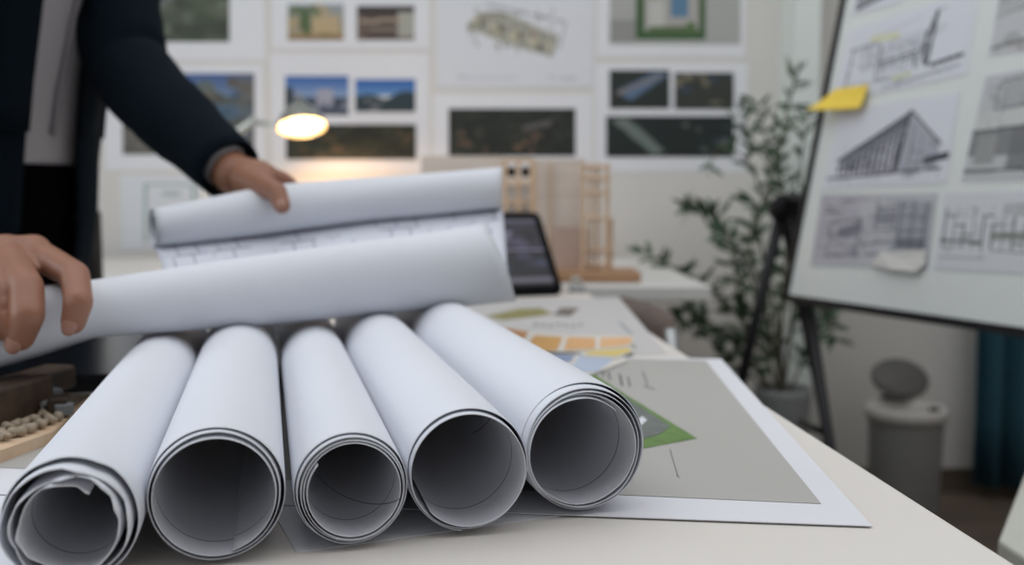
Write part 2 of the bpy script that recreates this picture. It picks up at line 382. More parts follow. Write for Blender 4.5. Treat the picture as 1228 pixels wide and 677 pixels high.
# ================================================================== FIVE ROLLS
vp = ray(319, 235); AX = Vector((vp.x, vp.y, 0)).normalized(); PR = Vector((AX.y, -AX.x, 0)); UP = Vector((0, 0, 1))
def smoothn(rs, n, k):
    a = rs.randn(n // k + 3); x = np.arange(n) / k; return np.interp(x, np.arange(len(a)), a)
def paper_roll(label, xc, yt, yb, turns, depth, shift, tele, jag=0, L=.60, wob=.0, th=.00035, u0=.1, start=200, line=.03, scale=1.0, first=.5, dx=0):
    p = T(xc, yb, TZ + .001); top = D(xc, yt, p.y); r = (top.z - p.z) / 2 * scale
    c = p + UP * (r + th) + PR * dx
    if TZ + .0026 + r > c.z: c.z = TZ + .0026 + r
    rs = np.random.RandomState(int(xc)); seg = 72; N = int(turns * seg) + 1
    j1 = smoothn(rs, N, 3) * jag; j2 = smoothn(rs, N, 9) * wob; j3 = smoothn(rs, N, 20) * .0012
    dl = [0, .002, .004, .007, .011, .018, .03, .06, .12, .25, .4, L]
    rings = []; uvs = []
    arc = 0
    for i in range(N):
        t = i / (N - 1); th_ = R(start) - i / seg * 2 * math.pi
        tt = i / seg; q_ = min(1, max(0, (tt - .7) / .6)); q_ = q_ * q_ * (3 - 2 * q_)
        fr = first * q_ + (1 - first) * max(0, t - 1 / turns) / max(1e-6, 1 - 1 / turns)
        rr = r - depth * fr
        arc += rr * 2 * math.pi / seg
        col = []
        for d_ in dl:
            wv = math.exp(-d_ / .03)
            r2 = rr + (j2[i] * wv * (1 if fr > 0 else .25)) 
            r2 = min(r2, r) - (.0004 + .0006 * q_) * math.exp(-d_ / .006)
            q = c + PR * (math.cos(th_) * r2 + shift[0] * fr) + UP * (math.sin(th_) * r2 + shift[1] * fr)
            off = (tele * q_ + (tele * .4 * fr)) + j3[i] * wv + (j1[i] * (.25 + fr) * (1 if d_ < .001 else (.6 if d_ < .003 else (.2 if d_ < .005 else 0))))
            q = q + AX * (d_ + off * (1 - d_ / L)); col.append(q); uvs.append((arc, d_))
        rings.append(col)
    mb = MB(); mb.loft(rings, closed=False)
    o = obj('paper_roll', mb, [mat_inner('roll_inner', line, arc - u0), PAPER], smooth=True, loc=p)
    uvl = o.data.uv_layers.new(name='UVMap'); vi = np.zeros(len(o.data.loops), int); o.data.loops.foreach_get('vertex_index', vi)
    uvl.data.foreach_set('uv', np.array(uvs)[vi].astype(np.float32).ravel())
    solid(o, th, 0, 1)
    tag(o, label, 'rolled drawing'); return c, r
RL = []
RL.append(paper_roll('leftmost rolled drawing with thick ragged, crumpled inner layers', 88, 546, 704, 3.4, .0098, (.001, -.0006), -.007, jag=.0042, wob=.0011, th=.0006, u0=.12, start=200, line=.028, first=.25, scale=.97))
RL.append(paper_roll('widest smooth rolled drawing, second from the left', 262, 515, 673, 2.95, .0040, (-.0004, -.0005), -.0035, jag=.0001, wob=.0002, u0=.10, start=265, line=.024, first=.12))
RL.append(paper_roll('narrowest rolled drawing, standing third of the row of five', 421, 513, 654, 4.36, .0052, (.001, -.0005), -.0035, jag=.0002, wob=.0002, u0=.06, start=265, line=.030, scale=.945, dx=.0005, first=.1))
RL.append(paper_roll('rolled drawing with thin single rim, fourth from the left', 560, 487, 638, 2.1, .0032, (.0, -.0005), -.0035, jag=.0001, wob=.0002, u0=.09, start=262, line=.034, scale=.965, dx=.001, first=.12))
RL.append(paper_roll('rightmost rolled drawing with loosely spaced rings inside', 697, 461, 613, 4.6, .0060, (-.0040, -.0006), -.007, jag=.0003, wob=.0003, u0=.09, start=262, line=.030, dx=.001, first=.12))
print('ROLLS', [(tuple(round(q, 3) for q in c), round(r, 4)) for c, r in RL])
# ================================================================== SHEET WITH CURLED EDGES, HELD BY THE PERSON
fx = [-40, 100, 300, 450, 612]; ft = [352, 337, 309, 287, 268]; fb = [450, 405, 390, 377, 361]; fy = [.775, .825, .905, .985, 1.075]
bx = [183, 320, 450, 603]; bt = [250, 223, 212, 201]; bb = [296, 281, 264, 250]; by = [1.13, 1.19, 1.25, 1.33]
NS = 44; rings = []; matidx = []; uvs = []
for i in range(NS + 1):
    s = i / NS
    x = fx[0] + (fx[-1] - fx[0]) * s; y = interp(fx, fy, x); a = interp(fx, ft, x); b = interp(fx, fb, x)
    Fc = D(x, (a + b) / 2, y); fr = (D(x, a, y).z - D(x, b, y).z) / 2
    x2 = bx[0] + (bx[-1] - bx[0]) * s; y2 = interp(bx, by, x2); a2 = interp(bx, bt, x2); b2 = interp(bx, bb, x2)
    Bc = D(x2, (a2 + b2) / 2, y2); br_ = (D(x2, a2, y2).z - D(x2, b2, y2).z) / 2
    nF = Vector((-.52, .852, 0)); prof = []
    # front curl: from inside spiral -> over far side, top, near side, bottom
    NT = 60
    for k in range(NT + 1):
        t = k / NT; ang = R(-90) + R(560) * (1 - t)      # ends at -90 (bottom)
        rr = fr * (1 - .30 * max(0, (560 * (1 - t) - 340) / 220))
        wob = .0006 * math.sin(s * 9 + ang * 2)
        skew = 0.0
        P = Fc + (-nF) * (math.cos(ang) * 0) ; P = Fc + nF * (-math.cos(ang)) * (-1) * rr * 0 + Vector((0, 0, 0))
        P = Fc + nF * (-(math.cos(ang)) * rr) * 1.0 + UP * (math.sin(ang) * rr + wob * (1 if t < .95 else 0))
        prof.append(P)
    pF = prof[-1]; st = Bc - UP * br_
    for k in range(1, 15):
        t = k / 15
        dv = st - pF; av = Vector((.852, .524, 0)); al_ = dv.dot(av); h = pF + (dv - av * al_) * t + av * al_ * (1 - (1 - t) ** (1 + 1.6 * (1 - s))); h.z += -.018 * math.sin(math.pi * t) * (1 - t) * .3 + (t * t - t) * .012 + math.sin(s * 7 + t * 3) * .0012 * math.sin(math.pi * t)
        prof.append(h)
    for k in range(NT + 1):
        t = k / NT; ang = R(-90) + R(560) * t; rr = br_ * (1 - .30 * max(0, (560 * t - 340) / 220))
        prof.append(Bc + nF * (math.cos(ang) * rr) + UP * (math.sin(ang) * rr + .0006 * math.sin(s * 11 + ang * 2) * (1 if t > .05 else 0)))
    # slanting right end: lower part of front curl reaches further right
    if s > .8:
        e = (s - .8) / .2
        for k in range(NT + 1):
            h = max(0, (prof[k].z - (Fc.z - fr)) / (2 * fr)); qn = (prof[k] - Fc).dot(-nF)
            prof[k] = prof[k] - Vector((.852, .52, 0)) * e * (.030 * h ** 2.2 + .70 * max(0, qn) - .008 * (1 - h))
        for k in range(NT + 15, len(prof)):
            qn = (prof[k] - Bc).dot(-nF); prof[k] = prof[k] - Vector((.852, .52, 0)) * e * .65 * max(0, qn)
    rings.append(prof)
cs = thing('curled_drawing_sheet', T(300, 400), 'large white drawing sheet with both long edges curled, held across the rolls by two hands', 'drawing sheet')
mb = MB(); mb.loft(rings, closed=False)
mp = len(rings[0]) - 1
for fi in range(len(mb.f)):
    j = fi % mp; mb.m[fi] = 1 if 60 <= j < 78 else 0
o = obj('sheet', mb, [PAPER, PLAN], cs, smooth=True)
uvl = o.data.uv_layers.new(name='UVMap'); vi = np.zeros(len(o.data.loops), int); o.data.loops.foreach_get('vertex_index', vi)
M1 = mp + 1; uvp = np.array([((v // M1) / NS * 1.0, (v % M1) * .02) for v in range(len(mb.v))])
uvl.data.foreach_set('uv', uvp[vi].astype(np.float32).ravel()); solid(o, .0005)
# ================================================================== LEFT OF TABLE: laptop, model
lp = thing('laptop', T(60, 440), 'closed dark laptop lying under the held sheet at the left', 'laptop')
DARKG = mat('dark_gloss', (.018, .022, .03), .22, metal=.6, var=.1)
ld = Vector((.96, .28, 0)); ln = Vector((-.28, .96, 0)); o0 = T(8, 478)
def lpt(a, b, z): p = o0 + ld * a + ln * b; return Vector((p.x, p.y, z))
def rrect(w, h, r, z, o=0):
    pts = []
    for cx, cy, a0 in ((w - r, r, -90), (w - r, h - r, 0), (r, h - r, 90), (r, r, 180)):
        for k in range(6): a = R(a0 + 18 * k); pts.append((cx + r * math.cos(a), cy + r * math.sin(a)))
    return pts
pts = [(a - .19, b) for a, b in rrect(.34, .30, .012, 0)]
obj('base', MB().slab([lpt(a, b, TZ + .011) for a, b in pts], .010), BLACKP, lp)
obj('lid', MB().slab([lpt(a, b, TZ + .019) for a, b in pts], .007), DARKG, lp)
obj('hinge', MB().tube([lpt(-.14, .297, TZ + .012), lpt(.10, .297, TZ + .012)], .006), BLACKP, lp)
sm = thing('site_model', T(20, 520), 'wooden architectural site model with brown blocks behind the leftmost roll', 'model')
q0, q1 = T(0, 541), T(62, 517); md = (q1 - q0).normalized(); mn = Vector((-md.y, md.x, 0))
def mpt(a, b, z=0): p = q0 + md * a + mn * b; return Vector((p.x, p.y, TZ + z))
def tz(x, y, h): p = T(x, y, TZ + .0105); return Vector((p.x, p.y, TZ + h))
obj('base_board', MB().slab([tz(-90, 572, .0105), tz(64, 517, .0105), tz(112, 472, .0105), tz(-70, 472, .0105)], .010), BALSA, sm)
ang = math.atan2(md.y, md.x)
BL = mat('model_cream', (.36, .29, .21), .6, var=.2); BG = mat('model_grey', (.20, .21, .21), .6, var=.2)
obj('terrain_strip', MB().slab([tz(-80, 555, .0125), tz(60, 509, .0125), tz(108, 474, .0125), tz(-60, 478, .0125)], .0018), mat('terrain_texture', (.16, .12, .08), .8, var=.7, scale=120), sm)
for k in range(40):
    t = (k // 2) / 19; p = tz(0 + 70 * t, 531 - 25 * t - 9 * (k % 2) + 2 * math.sin(k * 2.3), .0145)
    obj('tree_model', MB().ball(p, .0022 + .0009 * (k * 7 % 3), seg=10), BL, sm, smooth=True)
c_ = tz(2, 507, 0); obj('building_block', MB().box((c_.x, c_.y, TZ + .0275), (.085, .035, .028), ang, bev=.002), BROWN, sm)
c_ = tz(20, 484, 0); obj('building_block', MB().box((c_.x, c_.y, TZ + .0235), (.13, .03, .020), ang, bev=.002), BROWN, sm)
for k in range(7):
    c_ = tz(56 + 7 * (k % 4) , 500 - 12 * (k // 4), 0)
    obj('pavilion_block', MB().box((c_.x, c_.y, TZ + .0175 + .001 * (k % 3)), (.012, .014, .009 + .002 * (k % 3)), ang + .2 * k, bev=.001), BG if k % 2 else BROWN, sm)
# bottle shape added to stand in for a bright highlight between the rolls
bt_ = thing('highlight_bottle', T(334, 430), 'small white bottle shape with green cap, added as the bright highlight in the gap between the second and third roll', 'bottle')
g = T(334, 430); obj('body', MB().lathe(g, [(.0001, 0), (.017, 0), (.019, .004), (.019, .044), (.013, .050), (.008, .052), (.008, .056), (.0001, .056)]), mat('highlight_white', (.85, .87, .85), .2, coat=1), bt_, smooth=True)
obj('cap', MB().lathe(g, [(.0085, .054), (.010, .055), (.0095, .066), (.004, .070), (.0001, .070)]), mat('cap_green', (.15, .32, .12), .4), bt_, smooth=True)
# ================================================================== TABLET
tq = T(676, 353, TZ + .002); fh = Vector((.34, -.94, 0)); wr = Vector((.94, .34, 0)); tau = R(41)
tu = (UP * math.cos(tau) - fh * math.sin(tau)).normalized(); tn = wr.cross(tu).normalized()
if tn.dot(fh) < 0: tn = -tn
tbm = thing('tablet', (tq.x, tq.y, TZ), 'black tablet propped up, showing dark pictures, behind the curled sheet', 'tablet')
def tp(a, b, d=0): return tq + wr * a + tu * b + tn * d + UP * .004
TW, TH = .27, .196
def tslab(pts, d0, d1):
    n = len(pts); vs = [tp(a - TW, b, d1) for a, b in pts] + [tp(a - TW, b, d0) for a, b in pts]
    return MB().add(vs, [list(range(n)), list(range(2 * n - 1, n - 1, -1))] + [[i, i + n, (i + 1) % n + n, (i + 1) % n] for i in range(n)])
obj('case', tslab(rrect(TW, TH, .014, 0), -.008, 0), mat('tablet_case', (.006, .006, .007), .9, spec=.05), tbm)
cv = CV(60, 44, (20, 19, 26)); cv.grad((120, 116, 140), (60, 56, 74), .04, .10).rect(0, .12, 1, .46, (44, 40, 54)).blobs(16, [(90, 84, 108), (24, 22, 30), (130, 124, 146)], .05, .14, .95, .44, .12)
cv.rect(0, .47, 1, .51, (140, 132, 158)).rect(0, .52, 1, .87, (26, 25, 34)).blobs(14, [(80, 82, 112), (40, 40, 56), (20, 18, 26)], .05, .55, .95, .85, .1).rect(0, .88, 1, .95, (108, 102, 116))
scn = picture('screen', [tp(-TW + .016, TH - .014, .0008), tp(-.014, TH - .014, .0008), tp(-.014, .018, .0008), tp(-TW + .016, .018, .0008)], cv, tbm)
obj('kickstand', MB().tube([tp(-TW / 2, TH * .6, -.006), Vector((tp(-TW / 2, TH * .6, 0).x - fh.x * .09, tp(-TW / 2, TH * .6, 0).y - fh.y * .09, TZ + .004))], .004), BLACKP, tbm)
# ================================================================== FAR DESK
DZ = .75; fdx = D(854, 343, 2.05).x
dk = thing('far_desk', (-.5, 2.5, 0), 'white desk along the back wall carrying the lamp and wooden models', 'desk')
rg = Vector((-.077, 1, 0))
m = MB().slab([Vector((fdx, 2.05, DZ)), Vector((fdx - .02, 2.97, DZ)), Vector((-1.6, 2.97, DZ)), Vector((-1.6, 2.05, DZ))], .032)
o = obj('desktop', m, DESK, dk); bv = o.modifiers.new('b', 'BEVEL'); bv.width = .003
for x in (fdx - .25, -1.5):
    for y in (2.12, 2.9): obj('leg', MB().box((x, y, .359), (.04, .04, .718), bev=.003), mat('white_metal', (.7, .7, .7), .4), dk)
obj('modesty_panel', MB().box(((fdx - .27 - 1.5) / 2, 2.93, .50), (fdx - .27 + 1.5, .018, .38)), mat('grey_panel', (.22, .21, .20), .7), dk)
# timber model
tm = thing('timber_frame_model', T(700, 338), 'pale timber architectural model with slender posts standing beside the tablet', 'model')
def xz(px, py, y): return D(px, py, y)
def stick(m, p, q, w): 
    p, q = Vector(p), Vector(q); d = (q - p); m.tube([p, q], w * .62, seg=4)
yb_ = 2.16
a, b = xz(668, 335, yb_), xz(766, 335, yb_)
obj('base_plank', MB().box(((a.x + b.x) / 2, yb_ + .03, DZ + .0125), (b.x - a.x, .14, .022), bev=.002), BALSA_D, tm)
p0, p1 = xz(641, 191, 2.24), xz(702, 330, 2.24)
obj('panel', MB().box(((p0.x + p1.x) / 2, 2.24, (p0.z + DZ + .025) / 2), (p1.x - p0.x, .006, p0.z - DZ - .025)), BALSA_L, tm)
p0, p1 = xz(664, 272, 2.20), xz(704, 330, 2.20)
obj('panel', MB().box(((p0.x + p1.x) / 2, 2.20, (p0.z + DZ + .025) / 2), (p1.x - p0.x, .005, p0.z - DZ - .025)), mat('pink_board', (.50, .36, .30), .6), tm)['label'] = 'low pinkish board'
for px in (641, 700, 709, 717, 728, 733):
    m = MB(); yy = 2.22 if px % 2 else 2.18; t0 = xz(px, 196 if px < 730 else 262, yy); stick(m, (t0.x, yy, DZ + .024), (t0.x, yy, t0.z), .0075); obj('post', m, BALSA, tm)
for py in (200, 214, 232, 262, 300, 318):
    m = MB(); t0, t1 = xz(696, py, 2.21), xz(732 if py < 240 else 734, py, 2.21); stick(m, t0, t1, .006); obj('rung', m, BALSA, tm)
m = MB(); stick(m, xz(660, 195, 2.23), xz(660, 330, 2.23), .004); obj('post', m, BALSA, tm)
fm = thing('facade_model', (xz(600, 300, 2.3).x, 2.3, DZ), 'pale wooden facade model with two dark square openings behind the back curl', 'model')
p0, p1 = xz(505, 187, 2.32), xz(604, 187, 2.32)
obj('panel', MB().box(((p0.x + p1.x) / 2, 2.32, (p0.z + DZ) / 2), (p1.x - p0.x, .006, p0.z - DZ)), BALSA_L, fm)
zt = xz(620, 190, 2.31).z
for px in (606, 621.5, 638): 
    m = MB(); c = xz(px, 200, 2.31).x; m.box((c, 2.31, (zt + DZ) / 2), (.010, .010, zt - DZ)); obj('post', m, BALSA, fm)
for py in (192, 218, 242, 262):
    m = MB(); c0_, c1_ = xz(606, py, 2.31), xz(638, py, 2.31); m.box(((c0_.x + c1_.x) / 2, 2.31, c0_.z), (c1_.x - c0_.x, .009, .009)); obj('beam', m, BALSA, fm)
for px in (613.5, 630):
    c = xz(px, 206, 2.318); obj('window_opening', MB().box((c.x, 2.318, c.z), (.019, .004, .023)), BLACKP, fm)
c0_, c1_ = xz(606, 262, 2.322), xz(638, 222, 2.322)
obj('panel', MB().box(((c0_.x + c1_.x) / 2, 2.322, (DZ + c1_.z) / 2), (c1_.x - c0_.x, .004, c1_.z - DZ)), PAPER_W, fm)
# tape dispenser
tdp = thing('tape_dispenser', T(692, 350), 'small grey tape dispenser beside the foot of the tablet', 'tape dispenser')
c = T(692, 350); obj('body', MB().box((c.x, c.y, TZ + .007), (.034, .03, .0125), bev=.003), mat('grey_plastic', (.35, .36, .36), .3), tdp)
obj('tape_reel', MB().lathe((c.x - .002, c.y, TZ + .019), [(.006, -.006), (.011, -.006), (.011, .006), (.006, .006), (.006, -.006)], M=Matrix.Rotation(R(90), 3, 'X')), mat('clear_tape', (.6, .62, .6), .2), tdp, smooth=True)
# ================================================================== DESK LAMP
LY = 2.86
lc = D(362, 153, LY)
la = thing('desk_lamp', (D(262, 200, LY).x, LY, DZ), 'lit silver desk lamp on jointed arm near the back wall', 'lamp')
axis = Vector((.17, -.36, -1)).normalized()        # where the opening faces
zq = Vector((0, 0, 1)).rotation_difference(-axis).to_matrix()
obj('lamp_shade', MB().lathe(lc, [(.069, 0), (.067, .006), (.062, .026), (.050, .046), (.034, .060), (.020, .066), (.018, .085), (.0001, .088)], M=zq), STEEL, la, smooth=True)
obj('reflector', MB().lathe(lc, [(.068, .001), (.060, .024), (.048, .043), (.030, .056), (.0001, .060)], M=zq), mat('reflector_white', (.8, .75, .65), .4), la, smooth=True)
WARM = mat('bulb_glow', (1, .8, .5), .5, emit=(1, .60, .22), es=9)
obj('bulb', MB().lathe(lc, [(.0001, .004), (.058, .006), (.061, .010), (.058, .014), (.0001, .016)], M=zq), WARM, la, smooth=True)['label'] = 'glowing warm lamp disc'
jb = lc + zq @ Vector((-.0, 0, .075)); j1 = D(337, 150, LY); j2 = D(306, 147, LY); j3 = D(272, 168, LY); bs = Vector((D(245, 200, LY).x, LY, DZ))
obj('shade_joint', MB().ball(D(345, 141, LY - .03), .015), CHROME, la, smooth=True)
obj('arm', MB().tube([D(350, 145, LY), j1, j2], .006), STEEL, la, smooth=True)
obj('arm', MB().tube([j2 + Vector((0, 0, .01)), j3, D(240, 205, LY)], [.012, .013, .012]), STEEL, la, smooth=True)
obj('arm', MB().tube([D(240, 205, LY), bs + Vector((0, 0, .02))], .008), STEEL, la, smooth=True)
obj('elbow_joint', MB().ball(D(240, 205, LY), .018), BLACKP, la, smooth=True)
obj('base', MB().lathe(bs, [(.0001, 0), (.085, 0), (.085, .012), (.075, .020), (.0001, .022)]), STEEL, la, smooth=True)
L = bpy.data.lights.new('lamp_light', 'SPOT'); L.energy = 7; L.color = (1, .58, .27); L.spot_size = R(150); L.spot_blend = .7; L.shadow_soft_size = .05
lo = bpy.data.objects.new('lamp_light', L); COL.objects.link(lo); lo.location = lc + axis * .01
lo.rotation_euler = Vector((.25, .25, -1)).to_track_quat('-Z', 'Y').to_euler()
# ================================================================== POSTERS ON THE WALL
WY = Y1 - .0022
GRP = 'sheets pinned on the back wall'
def poster(x0, y0, x1, y1, label, pics, mt=PAPER_W, dz=0):
    wy = WY - dz
    a, b = D(x0, y0, wy), D(x1, y1, wy)
    t = thing('printed_poster', ((a.x + b.x) / 2, wy, b.z), label, 'poster', GRP)
    obj('paper', MB().box(((a.x + b.x) / 2, wy + .0012, (a.z + b.z) / 2), (b.x - a.x, .0016, a.z - b.z)), mt, t)
    for (u0, v0, u1, v1, cv) in pics:
        picture('photo', [D(u0, v0, wy - .0012), D(u1, v0, wy - .0012), D(u1, v1, wy - .0012), D(u0, v1, wy - .0012)], cv, t)
# straighten helper: vertical positions are read at column centre so rows stay level
c1v = CV(40, 30, (74, 82, 64)).noise(12, 4).blobs(30, [(62, 74, 52), (96, 100, 84), (54, 60, 50)], r=.12)
for k in range(5): c1v.line(.05, .95 - .14 * k, .85 - .1 * k, .15, (120, 122, 130), .02, .8)
poster(118, -70, 318, 72, 'poster with one grey green aerial site view, top left of the wall', [(135, -58, 275, 50, c1v)])
c2v = CV(60, 38, (86, 92, 88)).grad((60, 90, 150), (120, 140, 160), 0, .3).blobs(46, [(52, 74, 110), (100, 104, 84), (130, 118, 92), (44, 50, 48), (84, 124, 166), (96, 84, 64)], y0=.1, r=.09).rect(.52, .40, 1, .55, (74, 112, 152), .7).rect(0, .62, .30, 1, (120, 110, 100), .6).rect(.86, 0, 1, 1, (110, 102, 92), .5)
c2v.scrib(60, 0, .2, 1, 1, (60, 62, 60), .12, .008, .5)
poster(122, 77, 318, 204, 'poster with a blue and brown town view behind the sleeve', [(147, 88, 305, 185, c2v)])
c3a = CV(34, 22, (170, 160, 130)).grad((150, 160, 168), (170, 150, 110)).blobs(10, [(90, 108, 60), (190, 160, 110), (80, 96, 56)], r=.14).rect(.2, .1, .42, .7, (70, 92, 50), .8).rect(.45, .3, .9, .8, (200, 172, 128), .8).rect(0, .85, 1, 1, (150, 120, 84))
c3b = CV(34, 22, (110, 92, 82)).rect(0, 0, 1, .25, (60, 52, 50)).rect(.15, .25, .7, .9, (74, 60, 54)).rect(.72, .2, 1, .9, (170, 170, 160)).line(.1, .45, .8, .4, (180, 160, 140), .03).line(.2, .7, .7, .68, (150, 134, 120), .03)
poster(324, -66, 515, 58, 'poster with two small sunny house pictures, above the lamp', [(345, 5, 412, 48, c3a), (428, 7, 497, 48, c3b), (345, -50, 497, -6, CV(40, 14, (90, 120, 110)).blobs(20, [(60, 80, 60), (140, 150, 150)]))])
c4a = CV(40, 24).grad((52, 96, 168), (150, 170, 200), 0, .55).rect(0, .55, 1, 1, (70, 78, 96)).rect(.5, .35, .75, .8, (166, 166, 180)).blobs(16, [(40, 50, 62), (150, 150, 164), (84, 96, 116)], y0=.45, r=.09).rect(0, .3, .12, 1, (34, 46, 52))
c4b = CV(40, 22).grad((40, 92, 170), (110, 150, 196), 0, .5).poly([(0, .5), (.25, .45), (.5, .6), (.8, .35), (1, .4), (1, 1), (0, 1)], (44, 60, 66)).blobs(12, [(150, 146, 150), (50, 60, 70)], .15, .6, .6, .9, .07)
c4c = CV(60, 20, (48, 48, 34)).noise(8, 3).blobs(30, [(40, 44, 32), (88, 70, 40), (62, 66, 48), (110, 84, 56)], r=.06)
poster(324, 64, 515, 206, 'poster with two blue sky pictures over a dark brown one, behind the lamp', [(342, 91, 418, 138, c4a), (426, 95, 498, 134, c4b), (343, 149, 499, 191, c4c)])
c5 = CV(96, 80, (226, 227, 232))
pp = lambda u, v: ((u - 522) / 190, (v + 60) / 166)
c5.poly([pp(556, 32), pp(575, 14), pp(600, 12), pp(672, 44), pp(664, 70), pp(600, 50)], (172, 170, 158))
c5.scrib(60, .20, .42, .76, .72, (120, 116, 100), .05, .006, .6)
for k in range(16):
    u = 570 + k * 6; v = 24 + k * 2.4; c5.ell(*pp(u, v + 4 * math.sin(k * 2)), .018, .026, [(190, 182, 150), (110, 108, 92), (150, 146, 136), (206, 198, 176)][k % 4])
c5.line(*pp(582, 4), *pp(680, 26), (150, 152, 160), .006).line(*pp(680, 26), *pp(672, 60), (160, 162, 168), .005).ell(*pp(640, 40), .012, .016, (160, 100, 90))
c5.line(*pp(548, 94), *pp(620, 95), (196, 196, 204), .008).line(*pp(660, 94), *pp(692, 96), (200, 200, 206), .008)
poster(522, -60, 712, 106, 'white poster with a pale tilted building drawing, top centre of the wall', [(524, -58, 710, 104, c5)])
c6 = CV(70, 26, (36, 40, 34)).noise(6, 3).blobs(20, [(28, 34, 30), (52, 54, 44)], r=.07).blobs(16, [(150, 112, 84), (120, 92, 76), (90, 76, 66)], .08, .45, .75, .92, .035).line(.6, .4, .8, .3, (96, 92, 92), .02)
poster(519, 113, 710, 204, 'poster with one long dark night view of houses, above the facade model', [(538, 130, 690, 187, c6)])
c7 = CV(60, 38, (176, 176, 172)).rect(.2, 0, .74, .95, (58, 92, 50)).rect(.26, 0, .68, .84, (176, 172, 166)).rect(.46, .3, .60, .68, (92, 130, 160)).rect(.3, .5, .42, .78, (196, 196, 190)).ell(.62, .8, .04, .06, (80, 120, 60)).rect(.3, .80, .66, .86, (90, 110, 72)).rect(0, .7, .2, .98, (150, 150, 146))
poster(717, -66, 893, 68, 'poster with a walled garden courtyard plan in green, top right', [(731, -50, 888, 53, c7)])
c8a = CV(34, 22, (36, 44, 40)).poly([(.1, .55), (.75, .05), (1, .1), (.35, .8)], (92, 116, 146)).line(.15, .6, .85, .15, (150, 132, 110), .02)
c8b = CV(34, 22, (52, 56, 50)).blobs(12, [(140, 130, 110), (60, 74, 100), (36, 42, 40), (96, 92, 66)], r=.12)
c8c = CV(70, 24, (26, 36, 34)).poly([(.04, .1), (.16, .02), (.46, .85), (.38, .98)], (110, 122, 116)).blobs(12, [(60, 74, 84), (30, 40, 46), (120, 124, 120)], .6, .15, .95, .9, .05)
poster(714, 76, 894, 206, 'poster with four dark blue green aerial pictures beside the plant', [(731, 84, 803, 130, c8a), (809, 87, 880, 131, c8b), (727, 139, 880, 188, c8c)])
c9 = CV(50, 34, (224, 226, 230)).line(.26, .1, .26, .9, (168, 184, 182), .012).line(.26, .1, .78, .1, (168, 184, 182), .012).line(.78, .1, .78, .9, (168, 184, 182), .012).line(.45, .24, .62, .24, (176, 188, 188), .02)
poster(144, 210, 258, 300, 'plain sheet with a faint green outlined square below the sleeve', [(146, 212, 256, 298, c9)])
# ================================================================== EASEL WITH BOARD
BO = D(946, 353, 2.0); bu = Vector((.384, -.923, 0)).normalized(); bk = Vector((.923, .384, 0)).normalized(); al = R(11.9)
bvv = (bk * math.sin(al) + UP * math.cos(al)).normalized(); bn = bu.cross(bvv).normalized()
if bn.dot(BO) > 0: bn = -bn
def bp(u, v, d=0): return BO + bu * u + bvv * v + bn * d
def bpix(px, py):
    r = ray(px, py); cp = Vector((0, 0, CAMZ)); t = (BO - cp).dot(bn) / r.dot(bn); q = cp + r * t - BO
    return q.dot(bu), q.dot(bvv)
BWD, BHT = .78, 1.02
es = thing('easel_whiteboard', (BO.x + .1, BO.y + .1, 0), 'black tripod easel holding a large white board pinned with sketches', 'easel')
def bslab(u0, v0, u1, v1, d0, d1): 
    vs = [bp(u, v, d) for d in (d0, d1) for u, v in ((u0, v0), (u1, v0), (u1, v1), (u0, v1))]
    return vs, [[0, 3, 2, 1], [4, 5, 6, 7], [0, 1, 5, 4], [1, 2, 6, 5], [2, 3, 7, 6], [3, 0, 4, 7]]
obj('board', MB().add(*bslab(0, 0, BWD, BHT, -.012, 0)), mat('whiteboard', (.72, .75, .73), .16, var=.02, spec=.6), es)
m = MB()
for u0, v0, u1, v1 in ((-.012, -.014, 0, BHT + .012), (BWD, -.014, BWD + .012, BHT + .012), (-.012, -.014, BWD + .012, 0), (-.012, BHT, BWD + .012, BHT + .012)): m.add(*bslab(u0, v0, u1, v1, -.016, .006))
obj('frame', m, BLACK, es)
hub = D(938, 249, 2.12)
obj('hub', MB().lathe(hub, [(.0001, -.03), (.022, -.03), (.026, -.02), (.026, .02), (.022, .03), (.0001, .03)], M=Matrix.Rotation(R(80), 3, 'X')), BLACKP, es, smooth=True)
obj('knob', MB().lathe(hub + Vector((.02, -.03, -.004)), [(.0001, -.012), (.014, -.012), (.014, .012), (.0001, .012)], M=Matrix.Rotation(R(90), 3, 'Y')), BLACKP, es, smooth=True)
q = D(891, 450, 2.2); fa = hub + (q - hub) * (hub.z / (hub.z - q.z)); fa.z = .01
obj('leg', MB().tube([hub, hub.lerp(fa, .5), fa], [.0125, .012, .010]), BLACK, es, smooth=True)
q = D(992, 520, 1.86); h2 = hub + Vector((.02, -.02, 0)); fb_ = h2 + (q - h2) * (h2.z / (h2.z - q.z)); fb_.z = .01
obj('leg', MB().tube([h2, fb_], [.011, .010]), BLACK, es, smooth=True)
fc_ = Vector((.908, 2.62, .01)); obj('leg', MB().tube([hub, fc_], [.011, .009]), BLACK, es, smooth=True)
k1, k2 = hub.lerp(fa, .62), h2.lerp(fb_, .52)
obj('brace', MB().tube([D(960, 506, 2.1), D(994, 521, 1.87)], .007), BLACK, es, smooth=True)
obj('bracket', MB().tube([hub + Vector((0, 0, .012)), bp(.02, .20, -.03), bp(.3, .20, -.028)], [.018, .016, .012]), BLACK, es, smooth=True)
obj('mast', MB().box(bp(.30, .5, -.026), (.028, .02, 1.0), M=Matrix((bu, bn, bvv)).transposed()), BLACK, es)
SHEETG = 'sketch sheets on the easel board'
INKC = (74, 76, 86)
